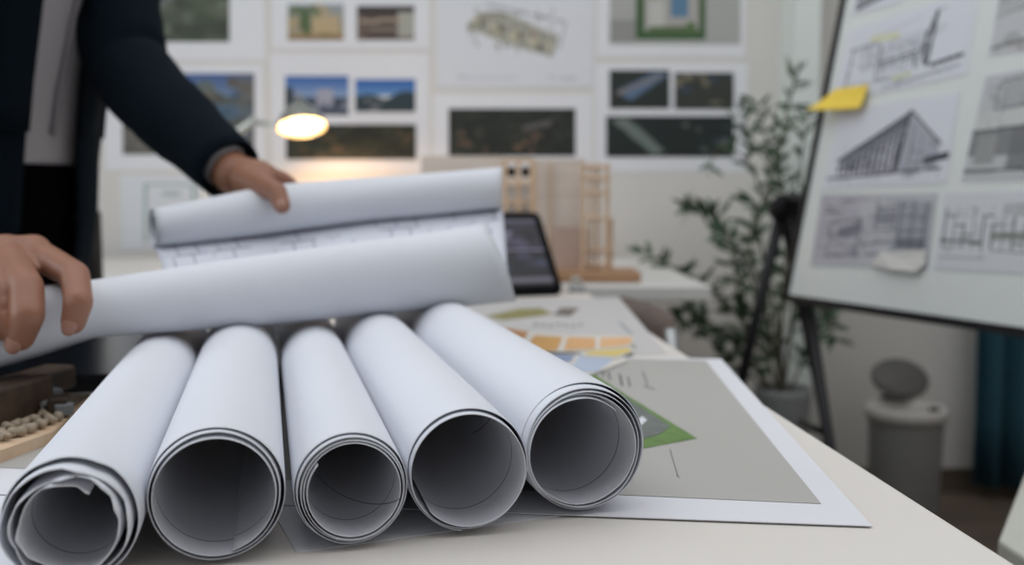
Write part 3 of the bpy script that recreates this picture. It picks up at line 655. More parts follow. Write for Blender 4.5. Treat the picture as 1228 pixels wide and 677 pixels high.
def bsheet(name, quad, cv, label, mt=PAPER_BOARD, pad=.0, d=.0015, group=SHEETG, cat='sketch'):
    """quad: TL,TR,BR,BL measured spots on the board"""
    uv = [bpix(*p) for p in quad]
    c = bp(*uv[3], d); t = thing(name, c, label, cat, group)
    P = [bp(u, v, d) for u, v in uv]; cc = sum(P, Vector()) / 4
    Q = [p + (p - cc).normalized() * pad for p in P]
    obj('paper', MB().add([q_ + bn * -.0005 for q_ in Q] + [q_ + bn * -.0012 for q_ in Q], [[0, 3, 2, 1], [4, 5, 6, 7], [0, 1, 5, 4], [1, 2, 6, 5], [2, 3, 7, 6], [3, 0, 4, 7]]), mt, t)
    picture('drawing', P, cv, t); return t
bgp = (214, 216, 224)
s1 = CV(150, 96, bgp)      # long house section
s1.poly([(.10, .32), (.80, .30), (.84, .34), (.62, .62), (.20, .64)], (200, 202, 210))
s1.line(.06, .30, .30, .30, INKC, .006).line(.08, .30, .06, .86, INKC, .006).line(.06, .86, .46, .84, INKC, .005).line(.32, .36, .32, .80, INKC, .006)
s1.line(.34, .60, .66, .56, INKC, .008).line(.34, .66, .66, .62, INKC, .006).line(.66, .60, .74, .10, INKC, .010).line(.74, .10, .80, .10, INKC, .006).line(.74, .12, .72, .78, INKC, .012).line(.68, .35, .70, .75, INKC, .010)
s1.line(.76, .80, .97, .76, (48, 50, 58), .016).line(.62, .64, .64, .78, INKC, .008).line(.16, .25, .60, .12, (168, 170, 178), .004).line(.24, .22, .44, .28, (206, 208, 150), .03, .6).line(.48, .86, .60, .84, (186, 190, 140), .02, .7)
for k in range(8): s1.line(.36 + k * .037, .58, .36 + k * .037, .76, (120, 122, 132), .004)
s1.line(.40, .96, .96, .88, (150, 152, 160), .010).line(.52, .90, .52, 1, (130, 132, 140), .008)
s1.scrib(50, .08, .30, .72, .84, (110, 112, 122), .10).scrib(14, .45, .86, .9, .97, (130, 132, 140), .06)
bsheet('sketch_sheet', ((1020, 38), (1172, -12), (1156, 88), (1002, 122)), s1, 'sketch of a low house with a tall black mast, over the sticky note', pad=.01)
s0 = CV(60, 30, bgp).poly([(.1, .2), (.9, 0), (.8, .7), (.05, .9)], (150, 152, 156)).line(.1, .9, .8, .7, INKC, .02)
bsheet('sketch_sheet', ((1030, -30), (1090, -48), (1082, 2), (1022, 18)), s0, 'cropped grey sketch at the very top of the board', pad=.004)
s2 = CV(170, 120, bgp)     # barn like building in perspective
s2.poly([(.08, .80), (.10, .66), (.66, .16), (.62, .84)], (120, 122, 132)).poly([(.66, .16), (.92, .56), (.92, .82), (.62, .84)], (168, 170, 180))
for k in range(11):
    x = .11 + k * .048; s2.line(x, .84, x, .68 - k * .045, (62, 64, 74), .006); s2.line(x + .02, .84, x + .02, .74 - k * .03, (214, 214, 222), .008 if k > 3 else .004)
s2.line(.08, .66, .66, .14, (50, 52, 60), .012).line(.66, .14, .93, .56, (70, 72, 82), .008).line(.64, .14, .60, .84, (50, 52, 60), .012).line(.02, .88, .95, .84, (60, 62, 70), .011).line(.84, .74, .98, .70, (58, 60, 68), .03).line(.70, .3, .70, .82, (120, 122, 132), .005)
s2.line(.78, .42, .78, .82, (120, 122, 132), .005).line(.1, .72, .64, .34, (170, 172, 182), .006).line(.04, .95, .90, .93, (190, 192, 198), .005)
s2.scrib(70, .12, .48, .60, .84, (60, 62, 72), .06, .005, .5).scrib(26, .66, .45, .9, .82, (110, 112, 122), .08).scrib(20, .1, .84, .95, .9, (80, 82, 90), .08)
bsheet('sketch_sheet', ((1010, 132), (1150, 112), (1134, 218), (988, 226)), s2, 'shaded sketch of a gabled barn just under the sticky note', pad=.006)
s3 = CV(170, 110, (186, 187, 192))     # interior plan
rs = np.random.RandomState(5)
s3.rect(0, 0, .38, .94, (178, 176, 184)).rect(.72, .10, .98, .86, (160, 162, 170))
for (x0, y0, x1, y1) in ((.14, .40, .42, .34), (.42, .34, .40, .86), (.14, .40, .14, .82), (.14, .60, .38, .58), (.12, .86, .42, .84), (.54, .08, .54, .50), (.54, .20, .70, .18), (.54, .34, .70, .32), (.70, .08, .70, .50), (.56, .50, .72, .48), (.44, .70, .72, .64), (.50, .84, .74, .78), (.74, .10, .74, .74), (.84, .10, .84, .74), (.94, .12, .94, .74), (.74, .30, .96, .30), (.74, .50, .96, .50), (.74, .72, .98, .72), (.20, .10, .34, .09), (.06, .18, .16, .20), (.06, .26, .18, .26)):
    s3.line(x0, y0, x1, y1, (84, 88, 98), .007)
s3.poly([(.20, .50), (.42, .38), (.42, .54), (.22, .60)], (104, 106, 116), .8).rect(.55, .22, .70, .44, (110, 112, 122), .5).rect(.75, .60, .96, .74, (86, 88, 98), .6)
s3.scrib(110, .03, .06, .96, .84, (96, 100, 110), .10)
bsheet('sketch_sheet', ((986, 233), (1124, 232), (1112, 322), (973, 318)), s3, 'curled grey interior plan, lower left sheet on the board', mt=mat('grey_paper', (.48, .48, .51), .5), pad=.002)
# curled corner of that sheet
t3 = thing('paper_scrap', bp(*bpix(1072, 326), .004), 'torn cream paper scrap curling at the lower edge of the interior plan', 'paper scrap')
uvq = [bpix(*p) for p in ((1058, 302), (1114, 300), (1112, 318), (1104, 327), (1072, 324), (1048, 319))]
m = MB(); P = [bp(u, v, .006 + .006 * (i in (3, 4))) for i, (u, v) in enumerate(uvq)]
m.add(P + [p - bn * .0008 for p in P], [[5, 4, 3, 2, 1, 0], [6, 7, 8, 9, 10, 11]] + [[i, (i + 1) % 6, (i + 1) % 6 + 6, i + 6] for i in range(6)]); obj('paper', m, mat('cream_paper', (.62, .61, .58), .5), t3)
s4 = CV(60, 60, (190, 192, 194)).rect(0, 0, 1, .5, (176, 178, 178)).blobs(20, [(160, 160, 160), (140, 142, 142), (196, 196, 196)], r=.2).line(0, .55, 1, .3, (120, 122, 124), .01).line(0, .92, 1, .8, (120, 122, 122), .02)
bsheet('sketch_sheet', ((1204, -30), (1300, -56), (1292, 52), (1187, 66)), s4, 'grey toned sketch cropped at the upper right frame edge', pad=.004)
s5 = CV(110, 90, (186, 188, 190)).rect(0, .52, 1, .78, (128, 130, 132)).rect(.45, .46, 1, .92, (112, 114, 116), .8).rect(.25, .06, 1, .34, (168, 170, 172)).line(.2, .1, .2, .36, (110, 112, 116), .008).line(.22, .08, 1, .02, (120, 122, 126), .008).line(.22, .34, 1, .30, (120, 122, 126), .008)
s5.rect(0, .36, 1, .52, (196, 198, 196)).line(0, .54, 1, .50, (84, 86, 88), .010).line(0, .92, 1, .9, (96, 98, 98), .012).rect(.08, .58, .3, .86, (150, 152, 150))
s5.scrib(70, .05, .05, .95, .92, (110, 112, 116), .14)
bsheet('sketch_sheet', ((1183, 92), (1290, 72), (1272, 214), (1154, 216)), s5, 'grey elevation of a long flat building beside the barn sketch', pad=.004)
s6 = CV(130, 90, (206, 208, 212))
for k in range(12):
    x = .04 + .08 * k; s6.line(x, .2 + .1 * (k % 3), x, .72, (104, 108, 108), .006)
    s6.line(x, .3 + .12 * (k % 4), x + .08, .3 + .12 * (k % 4), (96, 100, 98), .008)
s6.rect(.42, .50, 1, .60, (120, 122, 114), .7).line(.02, .62, .36, .64, (90, 92, 90), .012).rect(.5, .14, .8, .3, (176, 178, 180), .8)
s6.line(.02, .84, .40, .84, (160, 162, 160), .008).line(.45, .74, .8, .76, (150, 150, 150), .008)
s6.scrib(50, .03, .16, .95, .74, (110, 112, 110), .10)
bsheet('sketch_sheet', ((1134, 232), (1290, 228), (1278, 330), (1122, 322)), s6, 'pale floor plan beside the curled interior plan on the board', pad=.004)
# sticky note
nt = thing('sticky_note', bp(*bpix(1005, 137), .002), 'yellow sticky note overhanging the left edge of the board', 'sticky note')
uvn = [bpix(1006, 108), bpix(1045, 103), bpix(1040, 133), bpix(986, 138)]
NN = 8; rg_ = []
for i in range(NN + 1):
    t = i / NN; row = []
    for j in range(NN + 1):
        s = j / NN
        u = (uvn[0][0] * (1 - s) + uvn[1][0] * s) * (1 - t) + (uvn[3][0] * (1 - s) + uvn[2][0] * s) * t
        v = (uvn[0][1] * (1 - s) + uvn[1][1] * s) * (1 - t) + (uvn[3][1] * (1 - s) + uvn[2][1] * s) * t
        row.append(bp(u, v, .009 + .022 * (1 - s) ** 2 * t + .012 * t * t))
    rg_.append(row)
o = obj('note', MB().loft(rg_, closed=False), mat('sticky_yellow', (.86, .62, .07), .5, var=.03), nt, smooth=True); solid(o, .0006)
# ================================================================== PLANT
pt = thing('potted_olive_tree', (D(938, 500, 2.66).x, 2.66, 0), 'leafy potted olive tree between the back wall and the easel', 'plant')
pc = Vector((D(938, 500, 2.66).x, 2.66, 0))
obj('pot', MB().lathe(pc, [(.0001, 0), (.055, 0), (.062, .02), (.074, .40), (.074, .42), (.066, .42), (.064, .39), (.0001, .385)]), mat('grey_pot', (.24, .25, .25), .6), pt, smooth=True)
obj('soil', MB().lathe(pc, [(.0001, .392), (.05, .394), (.064, .391)]), mat('soil', (.04, .03, .02), .9), pt)
LEAFM = mat('leaf_green', (.055, .105, .055), .45, var=.45, scale=25); STEMM = mat('bark', (.11, .10, .07), .8)
prs = random.Random(11); stems = MB(); leaves = MB()
def leafm(p, d, L_, w):
    d = d.normalized(); s_ = d.cross(Vector((prs.uniform(-1, 1), prs.uniform(-1, 1), prs.uniform(-.3, 1)))).normalized(); n_ = d.cross(s_).normalized()
    rows = []
    for k, (t, ww) in enumerate(((0, .08), (.25, .8), (.5, 1), (.75, .7), (1, .03))):
        c_ = p + d * (L_ * t) - n_ * (L_ * .25 * t * t)
        rows.append([c_ - s_ * w * ww * .5, c_ + n_ * w * .12 * ww, c_ + s_ * w * ww * .5])
    leaves.loft(rows, closed=False)
def branch(pix, r0, r1, nleaf, t0=.25, ll=.058, lw=.015):
    pts = [D(x, y, yy) for x, y, yy in pix]; n = 18; path = []
    for i in range(n + 1):
        t = i / n * (len(pts) - 1); k = min(int(t), len(pts) - 2); f = t - k
        pm, p0_, p1_, p2_ = pts[max(k - 1, 0)], pts[k], pts[k + 1], pts[min(k + 2, len(pts) - 1)]
        path.append(.5 * ((2 * p0_) + (p1_ - pm) * f + (2 * pm - 5 * p0_ + 4 * p1_ - p2_) * f * f + (3 * p0_ - pm - 3 * p1_ + p2_) * f ** 3))
    stems.tube(path, [r0 + (r1 - r0) * i / n for i in range(n + 1)], seg=7)
    nleaf = int(nleaf * 1.4)
    for k in range(nleaf):
        t = t0 + (1 - t0) * (k + .5) / nleaf; i = min(int(t * n), n - 1); p = path[i].lerp(path[i + 1], t * n - i); tg = (path[i + 1] - path[i]).normalized()
        side = Vector((prs.uniform(-1, 1), prs.uniform(-.8, .8), prs.uniform(-.6, .6))).normalized()
        leafm(p, tg * .55 + side * .9, ll * prs.uniform(.65, 1.15), lw * prs.uniform(.8, 1.2))
P0 = (938, 486, 2.66)
branch([P0, (936, 400, 2.66), (944, 270, 2.64), (935, 180, 2.62), (956, 84, 2.60)], .007, .002, 46, .3)
branch([P0, (925, 400, 2.68), (885, 300, 2.70), (850, 250, 2.70), (824, 250, 2.70)], .006, .0015, 46, .2)
branch([P0, (915, 420, 2.66), (870, 360, 2.64), (825, 330, 2.62), (772, 302, 2.60)], .006, .0015, 46, .2)
branch([P0, (930, 380, 2.70), (910, 270, 2.72), (925, 200, 2.72), (905, 120, 2.74)], .006, .0015, 34, .3)
branch([(918, 250, 2.72), (900, 200, 2.72), (872, 175, 2.70), (848, 200, 2.68)], .003, .001, 10, .2)
branch([(925, 200, 2.72), (900, 165, 2.70), (884, 125, 2.68)], .003, .001, 10, .2)
branch([P0, (945, 420, 2.64), (965, 350, 2.6), (985, 370, 2.56), (1003, 410, 2.54)], .005, .0015, 34, .3)
branch([P0, (900, 430, 2.66), (870, 400, 2.66), (830, 372, 2.66), (812, 380, 2.66)], .005, .0015, 38, .25)
branch([P0, (950, 380, 2.66), (962, 290, 2.70), (960, 210, 2.70), (968, 130, 2.72)], .005, .0015, 34, .25)
branch([P0, (905, 440, 2.62), (890, 380, 2.60), (880, 320, 2.58), (868, 270, 2.56)], .005, .0015, 42, .2)
branch([P0, (960, 440, 2.70), (985, 390, 2.72), (992, 360, 2.74)], .004, .0015, 26, .3)
branch([P0, (900, 450, 2.72), (860, 420, 2.74), (838, 378, 2.76)], .004, .0015, 26, .3)
branch([P0, (930, 430, 2.60), (915, 360, 2.55), (900, 300, 2.52), (905, 240, 2.50)], .004, .0015, 34, .25)
obj('stems', stems, STEMM, pt, smooth=True); obj('foliage', leaves, LEAFM, pt, smooth=True)
# ================================================================== WASTE BIN
BY = 2.76; bc = D(1087, 487, BY); bh = bc.z; bb_ = Vector((bc.x, BY, 0))
bi = thing('waste_bin', bb_, 'grey pedal bin with lid standing open near the back wall', 'waste bin')
obj('body', MB().lathe(bb_, [(.0001, 0), (.085, 0), (.092, .012), (.103, bh - .03), (.104, bh - .02)], sx=1, sy=.9), mat('bin_grey', (.25, .25, .245), .45), bi, smooth=True)
obj('rim', MB().lathe(bb_, [(.102, bh - .035), (.112, bh - .032), (.113, bh - .006), (.106, bh + .002), (.090, bh - .002), (.088, bh - .04), (.080, bh - .10), (.0001, bh - .10)], sy=.9), mat('bin_rim', (.60, .58, .55), .4), bi, smooth=True)
Ml = Matrix.Rotation(R(16), 3, 'Z') @ Matrix.Rotation(R(52), 3, 'X')
lidc = D(1080, 453, BY + .10)
obj('lid', MB().lathe(lidc, [(.0001, .012), (.07, .010), (.092, .002), (.094, -.006), (.088, -.008), (.0001, -.002)], M=Ml, sy=.70), mat('lid_grey', (.13, .125, .115), .5), bi, smooth=True)
obj('hinge', MB().box((bb_.x - .005, BY + .098, bh - .002), (.07, .02, .03), bev=.004), mat('bin_grey', (.2, .2, .2)), bi)
obj('pedal', MB().box((bb_.x, BY - .10, .018), (.06, .05, .010), bev=.003), BLACKP, bi)
obj('liner_clip', MB().box((bb_.x + .055, BY - .055, bh + .003), (.028, .018, .010), R(20), bev=.003), BLACKP, bi)['label'] = 'dark catch on the rim'
# ================================================================== CURTAIN
ct = thing('window_curtain', (1.62, 2.98, 0), 'dark blue teal floor length curtain in the right corner', 'curtain')
cxs = D(1172, 480, 2.98).x; rows = []
for z in np.linspace(.045, 2.42, 12):
    rows.append([Vector((cxs + u * .58 + .004 * math.sin(z * 5 + u * 20), 2.99 + .032 * math.sin(u * 46) + .010 * math.sin(u * 19 + z), z)) for u in np.linspace(0, 1, 150)])
CURT = mat('curtain_blue', (.022, .085, .12), .8, var=.2, scale=20)
o = obj('drape', MB().loft(rows, closed=False), CURT, ct, smooth=True); solid(o, .003)
obj('rod', MB().tube([Vector((cxs - .1, 2.99, 2.45)), Vector((2.25, 2.99, 2.45))], .012), BLACK, ct, smooth=True)
# ================================================================== ROUND SIDE TABLE (lower right)
ep = T(1197, 646, .60); rd = .42; tc = ep + Vector((.95, -.31, 0)).normalized() * rd
rt = thing('side_table', (tc.x, tc.y, 0), 'low white side table with angled corner, cropped at the lower right corner', 'table')
ea = Vector((.53, .85, 0)); eb = Vector((.03, -1, 0))
o = obj('tabletop', MB().slab([ep, ep + eb * .5, ep + eb * .5 + Vector((.62, .05, 0)), ep + ea * .45 + Vector((.45, -.2, 0)), ep + ea * .45], .028), mat('side_white', (.58, .58, .52), .5), rt); bv = o.modifiers.new('b', 'BEVEL'); bv.width = .004; bv.segments = 2
obj('pedestal', MB().lathe((tc.x, tc.y, 0), [(.0001, 0), (.20, 0), (.20, .012), (.035, .03), (.03, .06), (.03, .572)]), BLACK, rt, smooth=True)
# ================================================================== TAUPE CHAIR at the table's right side
k0, k1_ = D(727, 350, 2.02), D(797, 371, 1.62)
ch = thing('upholstered_chair', ((k0.x + k1_.x) / 2 - .02, 1.8, 0), 'taupe chair with chrome frame pushed in at the far right of the table', 'chair')
TAUPE = mat('taupe_fabric', (.17, .13, .11), .85, var=.35, scale=60)
rows = []
cd = (k1_ - k0); cdn = Vector((cd.x, cd.y, 0)).normalized(); cn = Vector((-cdn.y, cdn.x, 0))
if cn.x < 0: cn = -cn
ztop = .735; m = MB(); W_ = .40; mid = Vector(((k0.x + k1_.x) / 2 + .0, (k0.y + k1_.y) / 2, 0))
for t in np.linspace(0, 1, 12):
    z = ztop - .26 * t; wd = W_ / 2 * (1 - .12 * (abs(2 * t - 1)) ** 3); row = []
    for k in range(24):
        a = 2 * math.pi * k / 24; ex = math.copysign(abs(math.cos(a)) ** .5, math.cos(a)) * wd; ey = math.sin(a) * .02 * (1 if 0 < t < 1 else .5)
        row.append(mid + cdn * ex + cn * (ey + .03 - .04 * t - .25 * (ex ** 2)) + UP * z)
    rows.append(row)
m.loft(rows, True, True); obj('backrest', m, TAUPE, ch, smooth=True)
sc_ = mid - cn * .20; obj('seat', MB().box((sc_.x, sc_.y, .45), (.42, .42, .06), math.atan2(cdn.y, cdn.x), bev=.02), TAUPE, ch)
for s_ in (-1, 1):
    b0 = mid + cdn * (s_ * .215); m = MB()
    m.tube([Vector((b0.x, b0.y, .72)) + cn * .005, Vector((b0.x, b0.y, .60)) + cn * .02, Vector((b0.x, b0.y, .44)), Vector((b0.x, b0.y, .01)) + cn * .04], .0105); obj('leg', m, CHROME, ch, smooth=True)
    b1 = mid + cdn * (s_ * .20) - cn * .38; obj('leg', MB().tube([Vector((b1.x, b1.y, .43)), Vector((b1.x, b1.y, .01))], .0105), CHROME, ch, smooth=True)
# ================================================================== BLACK OFFICE CHAIR behind the person
oc = thing('office_chair', (-1.02, 2.0 - .2, 0), 'black high backed office chair behind the person', 'chair')
xr = D(117, 270, 1.8).x; zt = D(100, 249, 1.8).z
obj('backrest', MB().box((xr - .2, 1.80, (zt + .52) / 2), (.40, .05, zt - .52), bev=.008), BLACKP, oc)
obj('seat', MB().box((xr - .2, 2.04, .46), (.42, .42, .07), bev=.02), BLACKP, oc)
obj('gas_lift', MB().tube([(xr - .2, 2.04, .08), (xr - .2, 2.04, .43)], .025), CHROME, oc, smooth=True)
obj('back_post', MB().box((xr - .2, 1.81, .50), (.06, .02, .16)), BLACKP, oc)
for k in range(5):
    a = 2 * math.pi * k / 5 + .3; e = Vector((xr - .2 + .26 * math.cos(a), 2.04 + .26 * math.sin(a), .07))
    obj('base_spoke', MB().tube([(xr - .2, 2.04, .09), e], [.02, .014]), BLACKP, oc, smooth=True)
    obj('caster', MB().lathe((e.x, e.y, .032), [(.0001, -.015), (.028, -.015), (.03, 0), (.028, .015), (.0001, .015)], M=Matrix.Rotation(R(90), 3, 'X')), BLACKP, oc, smooth=True)
# ================================================================== PERSON
SKIN = mat('skin', (.30, .135, .080), .5, var=.12, scale=40, bump=.15, bscale=350)
NAVY = mat('navy_wool', (.004, .0085, .014), .95, var=.25, scale=80, bump=.1, bscale=500, spec=.12); SHIRT = mat('grey_shirt', (.46, .43, .45), .8, var=.08, scale=12)
TROU = mat('black_trousers', (.002, .002, .0025), 1.0, var=.1, spec=.03); HAIRM = mat('black_hair', (.012, .01, .009), .6); NAIL = mat('fingernail', (.36, .18, .13), .35)
pd = Vector((.85, -.53, 0)).normalized(); pl = Vector((.53, .85, 0)).normalized(); pbase = Vector((-.806, 1.46, 0))
def pc_(z): return pbase + pd * (.12 * (z - .85) / .4) + UP * z
pe = thing('person', (pbase.x, pbase.y, 0), 'person in open navy jacket and grey shirt leaning over the table, holding the curled sheet', 'person')
def pring(z, w, dp, n=40, a0=0, a1=2 * math.pi, fold=0, full=True):
    c = pc_(z); out = []
    for k in range(n):
        a = a0 + (a1 - a0) * k / (n if full else n - 1)
        rr = 1 + fold * math.sin(a * 9 + z * 14) + fold * .6 * math.sin(a * 5 - z * 23)
        out.append(c + pd * (dp * rr * math.cos(a)) + pl * (w * rr * math.sin(a)))
    return out
zs = [.80, .90, 1.0, 1.08, 1.16, 1.25, 1.33, 1.40, 1.44]
ws = [.172, .170, .158, .155, .160, .172, .172, .135, .075]; ds = [.122, .118, .110, .110, .116, .122, .115, .085, .06]
# body (one continuous surface)
b = MB()
for i in range(len(zs) - 1):
    pass
b.loft([pring(z, w - .02, d - .02, 24) for z, w, d in zip(zs, ws, ds)], True, True)
LS = pc_(1.355) + pl * .150; RSh = pc_(1.355) - pl * .150
LE = D(146, 84, 1.43); LW = D(282, 209, 1.25)
RW = D(-48, 322, .90); RE = (RSh + RW) / 2 + Vector((-.07, .02, -.05))
for S, E, W in ((LS, LE, LW), (RSh, RE, RW)):
    b.cap(S, E, .052, .040); b.cap(E, W, .039, .026); b.cap(pc_(1.36), S, .07, .055)
hd = pc_(1.60) + pd * .03
b.cap(pc_(1.42), hd - UP * .07, .06, .055)
Mh = Matrix((pd, pl, UP)).transposed() @ Matrix.Rotation(R(28), 3, 'Y')
def H_(x, y, z): return hd + Mh @ Vector((x, y, z))
b.ball(H_(-.01, 0, .03), .095, (1.0, .80, 1.05), M=Mh); b.ball(H_(.026, 0, -.045), .068, (.95, .90, 1.12), M=Mh); b.ball(H_(.060, 0, -.095), .030, (1, 1.1, .8), M=Mh)
b.cap(H_(.088, 0, .018), H_(.112, 0, -.028), .009, .014); b.ball(H_(.102, .013, -.03), .009); b.ball(H_(.102, -.013, -.03), .009)
for s_ in (-1, 1):
    b.ball(H_(-.005, s_ * .083, -.005), .030, (.6, .28, 1), M=Mh); b.cap(H_(.084, s_ * .012, .036), H_(.074, s_ * .045, .036), .009, .009); b.cap(H_(.075, s_ * .018, .004), H_(.068, s_ * .042, .005), .0085, .0085); b.cap(H_(.079, s_ * .020, .028), H_(.070, s_ * .042, .027), .008, .008); b.ball(H_(.052, s_ * .036, -.026), .032, (1, .9, 1.2), M=Mh)
b.cap(H_(.094, -.018, -.062), H_(.094, .018, -.062), .008, .008); b.cap(H_(.090, -.014, -.072), H_(.090, .014, -.072), .009, .009)
for s_ in (-1, 1):
    hp = pbase + pl * (s_ * .09) + UP * .86; kn = pbase + pl * (s_ * .10) + pd * .02 + UP * .47; an = pbase + pl * (s_ * .11) - pd * .02 + UP * .09
    b.cap(hp, kn, .075, .050); b.cap(kn, an, .048, .034); b.cap(an, an + pd * .13 - UP * .05, .032, .028)
def finger(pts, rad):
    q_ = [D(*p) for p in pts]
    for i in range(len(q_) - 1): b.cap(q_[i], q_[i + 1], rad[i], rad[i + 1])
    return q_
# right hand, gripping the near curl from above
fi = finger([(40, 302, .845), (90, 330, .795), (94, 362, .768), (88, 386, .768)], [.0135, .0118, .0112, .0098])
fm_ = finger([(8, 304, .835), (32, 345, .770), (33, 378, .752), (24, 404, .758)], [.0145, .0132, .0128, .0112])
fr_ = finger([(-22, 306, .825), (-14, 350, .765), (-14, 384, .750), (-20, 408, .756)], [.0135, .0122, .0118, .0105])
fl_ = finger([(-50, 314, .825), (-52, 352, .775), (-52, 380, .765), (-56, 398, .765)], [.0125, .0110, .0102, .0092])
b.cap(RW, fi[0], .027, .0155); b.cap(RW, fm_[0], .027, .017); b.cap(RW, fr_[0], .026, .016); b.cap(RW, fl_[0], .024, .0145)
b.cap(fi[0], fm_[0], .0145, .0155); b.cap(fm_[0], fr_[0], .0155, .015)
finger([(-50, 330, .895), (-5, 335, .885), (30, 352, .875), (48, 372, .868)], [.020, .015, .0125, .0105])
# left hand on the far curl
gi = finger([(318, 209, 1.225), (338, 215, 1.235), (348, 221, 1.250), (351, 229, 1.262)], [.0125, .0105, .0095, .0085])
gm = finger([(312, 205, 1.245), (330, 212, 1.268), (337, 224, 1.278), (338, 238, 1.272)], [.0125, .0108, .0098, .0088])
gr = finger([(305, 204, 1.262), (318, 212, 1.286), (323, 226, 1.290), (324, 240, 1.280)], [.012, .0102, .0095, .0085])
gl = finger([(298, 206, 1.272), (306, 216, 1.292), (309, 228, 1.292), (310, 238, 1.284)], [.011, .0095, .0088, .008])
gt = finger([(294, 215, 1.215), (315, 223, 1.180), (332, 230, 1.150), (338, 246, 1.141)], [.018, .0145, .0120, .0102])
for q_, r_ in ((gi, .0145), (gm, .0145), (gr, .0135), (gl, .012)): b.cap(LW, q_[0], .025, r_)
b.cap(gt[1], gi[0], .012, .012)
body = obj('body', b, SKIN, pe, smooth=True)
rm = body.modifiers.new('r', 'REMESH'); rm.mode = 'VOXEL'; rm.voxel_size = .0028; rm.use_smooth_shade = True
sm_ = body.modifiers.new('s', 'SMOOTH'); sm_.factor = .5; sm_.iterations = 5
def nail(tip, prev, face, r_):
    d = (tip - prev).normalized(); n = (face - d * face.dot(d)).normalized(); s = d.cross(n)
    M = Matrix((s, d, n)).transposed(); obj('fingernail', MB().ball(tip + n * r_ * .72 + d * r_ * .25, r_, (.62, .8, .30), M=M), NAIL, pe, smooth=True)
nail(fi[3], fi[2], Vector((.1, -1, .2)), .0098); nail(fm_[3], fm_[2], Vector((.1, -1, .2)), .0112); nail(fr_[3], fr_[2], Vector((.1, -1, .2)), .0105); nail(gt[3], gt[2], Vector((.1, -1, .2)), .0102)
for s_ in (-1, 1):
    ey = obj('eye', MB().ball(H_(.0685, s_ * .030, .015), .0115), mat('eye_white', (.6, .58, .55), .3), pe, smooth=True); obj('iris', MB().ball(H_(.0765, s_ * .030, .014), .0048), mat('iris_brown', (.03, .018, .01), .2), ey, smooth=True)
    obj('eyebrow', MB().cap(H_(.094, s_ * .016, .046), H_(.084, s_ * .048, .046), .004, .003), HAIRM, pe, smooth=True)
hm = MB(); hm.ball(H_(-.026, 0, .048), .101, (1.0, .86, 1.02), M=Mh); hm.ball(H_(-.045, 0, -.005), .078, (.9, 1.0, 1.0), M=Mh)
hm.ball(H_(.010, 0, .086), .074, (1.0, .92, .55), M=Mh)
o = obj('hair', hm, HAIRM, pe, smooth=True)
# shirt
o = obj('shirt', MB().loft([pring(z, w - .004, d - .002, 60, fold=.014) for z, w, d in zip(zs[1:], ws[1:], ds[1:])], True, False), SHIRT, pe, smooth=True)
m = MB(); pts = []
for z in np.linspace(1.02, 1.38, 14):
    c = pc_(z); d_ = interp(zs, ds, z); w_ = interp(zs, ws, z); a = .30; pts.append(c + pd * (d_ * 1.02 * math.cos(a)) + pl * (w_ * 1.02 * math.sin(a)))
m.tube(pts, .004, seg=6); obj('placket', m, mat('shirt_fold', (.30, .28, .30), .8), pe, smooth=True)
# trousers
m = MB(); m.loft([pring(z, w, d, 30) for z, w, d in ((.98, .158, .113), (.92, .166, .118), (.84, .170, .122), (.78, .165, .118))], True, True)
for s_ in (-1, 1):
    hp = pbase + pl * (s_ * .085) + UP * .84; kn = pbase + pl * (s_ * .10) + pd * .02 + UP * .47; an = pbase + pl * (s_ * .11) - pd * .02 + UP * .08
    m.tube([hp, hp.lerp(kn, .5), kn, kn.lerp(an, .5), an], [.095, .088, .070, .064, .060], seg=20)
    sh = MB(); sh.tube([an - UP * .04 - pd * .05, an - UP * .03 , an + pd * .10 - UP * .04, an + pd * .17 - UP * .048], [.036, .042, .040, .026], seg=16, flat=.9); obj('shoe', sh, BLACKP, pe, smooth=True)
obj('trousers', m, TROU, pe, smooth=True)
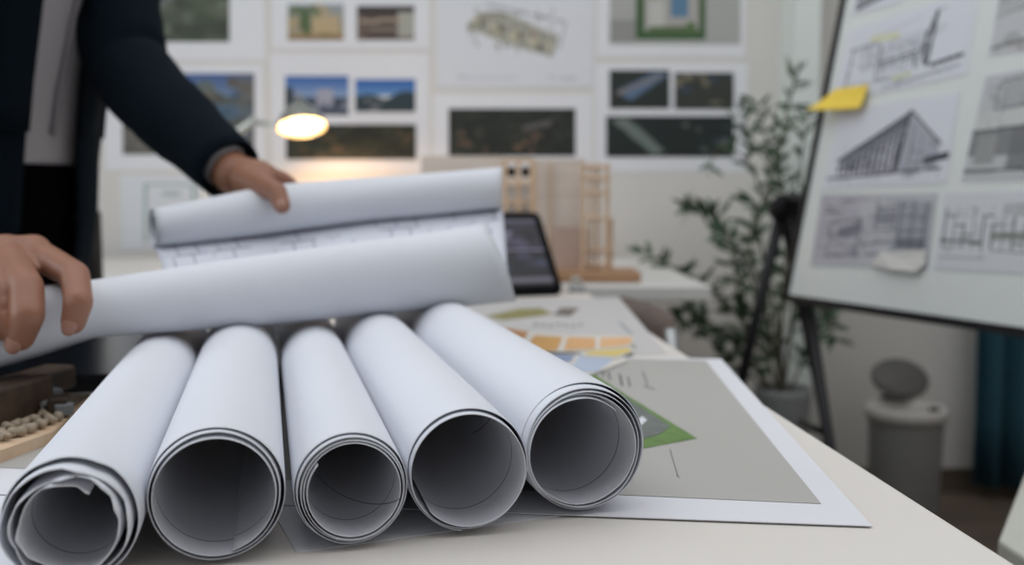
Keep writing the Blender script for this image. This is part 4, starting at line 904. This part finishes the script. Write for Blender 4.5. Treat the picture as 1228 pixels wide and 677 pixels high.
# jacket body: open shell, opening runs between angles o0 and o1
rows = []
for z in np.linspace(.757, 1.45, 22):
    w_ = interp([.7] + zs, [.195] + ws, z) + .018; d_ = interp([.7] + zs, [.150] + ds, z) + .020
    o0_ = interp([.735, .9, 1.0, 1.2, 1.4], [-.02, -.02, -.05, -.10, .10], z); o1_ = interp([.735, .9, 1.0, 1.1, 1.2, 1.4], [.62, .56, .50, .40, .30, .22], z)
    rows.append(pring(z, w_, d_, 70, o1_, 2 * math.pi + o0_, fold=.010, full=False))
o = obj('jacket', MB().loft(rows, closed=False), NAVY, pe, smooth=True); solid(o, .006, 0)
for k0i, sgn in ((0, 1), (-1, -1)):
    m = MB(); L0 = [r_[k0i] + pd * .008 for r_ in rows[8:]]; L1 = [r_[k0i + sgn * 6] + pd * .012 for r_ in rows[8:]]
    m.loft([L0, L1], closed=False); oo = obj('lapel', m, NAVY, o, smooth=True); solid(oo, .004, 0)
def sleeve(S, E, W, r):
    inn = (pc_(1.40) - S); inn.z = 0; inn.normalize()
    m = MB(); path = [S + inn * .085 + UP * .055, S + inn * .05 + UP * .045, S + inn * .02 + UP * .022]; rad = [.030, .052, .066]; n = 26; e = W.lerp(E, .04)
    for i in range(n + 1):
        t = i / n
        if t < .5: p = S.lerp(E, t * 2)
        else: p = E.lerp(e, (t - .5) * 2)
        sgm = math.exp(-((t - .5) / .1) ** 2)
        p = p + ((S + e) / 2 - E) * .10 * sgm
        path.append(p); rad.append(interp([0, .2, .5, .75, 1], r, t) * (1 + .022 * math.sin(t * 34) + .015 * math.sin(t * 71)))
    m.tube(path, rad, seg=26, cap=False); q = obj('sleeve', m, NAVY, o, smooth=True); solid(q, .005, -1)
sleeve(LS + UP * .01, LE, LW, [.072, .066, .057, .052, .040])
sleeve(RSh + UP * .01, RE, RW, [.072, .066, .057, .050, .042])
# shirt cuff of the far hand
dW = (LW - LE).normalized(); obj('shirt_cuff', MB().tube([LW - dW * .045, LW - dW * .010], [.030, .030], cap=False), SHIRT, pe, smooth=True)
# ================================================================== render look
vs = SC.view_settings; vs.view_transform = 'Standard'; vs.look = 'None'; vs.exposure = 0.0; vs.gamma = 1; vs.use_curve_mapping = False
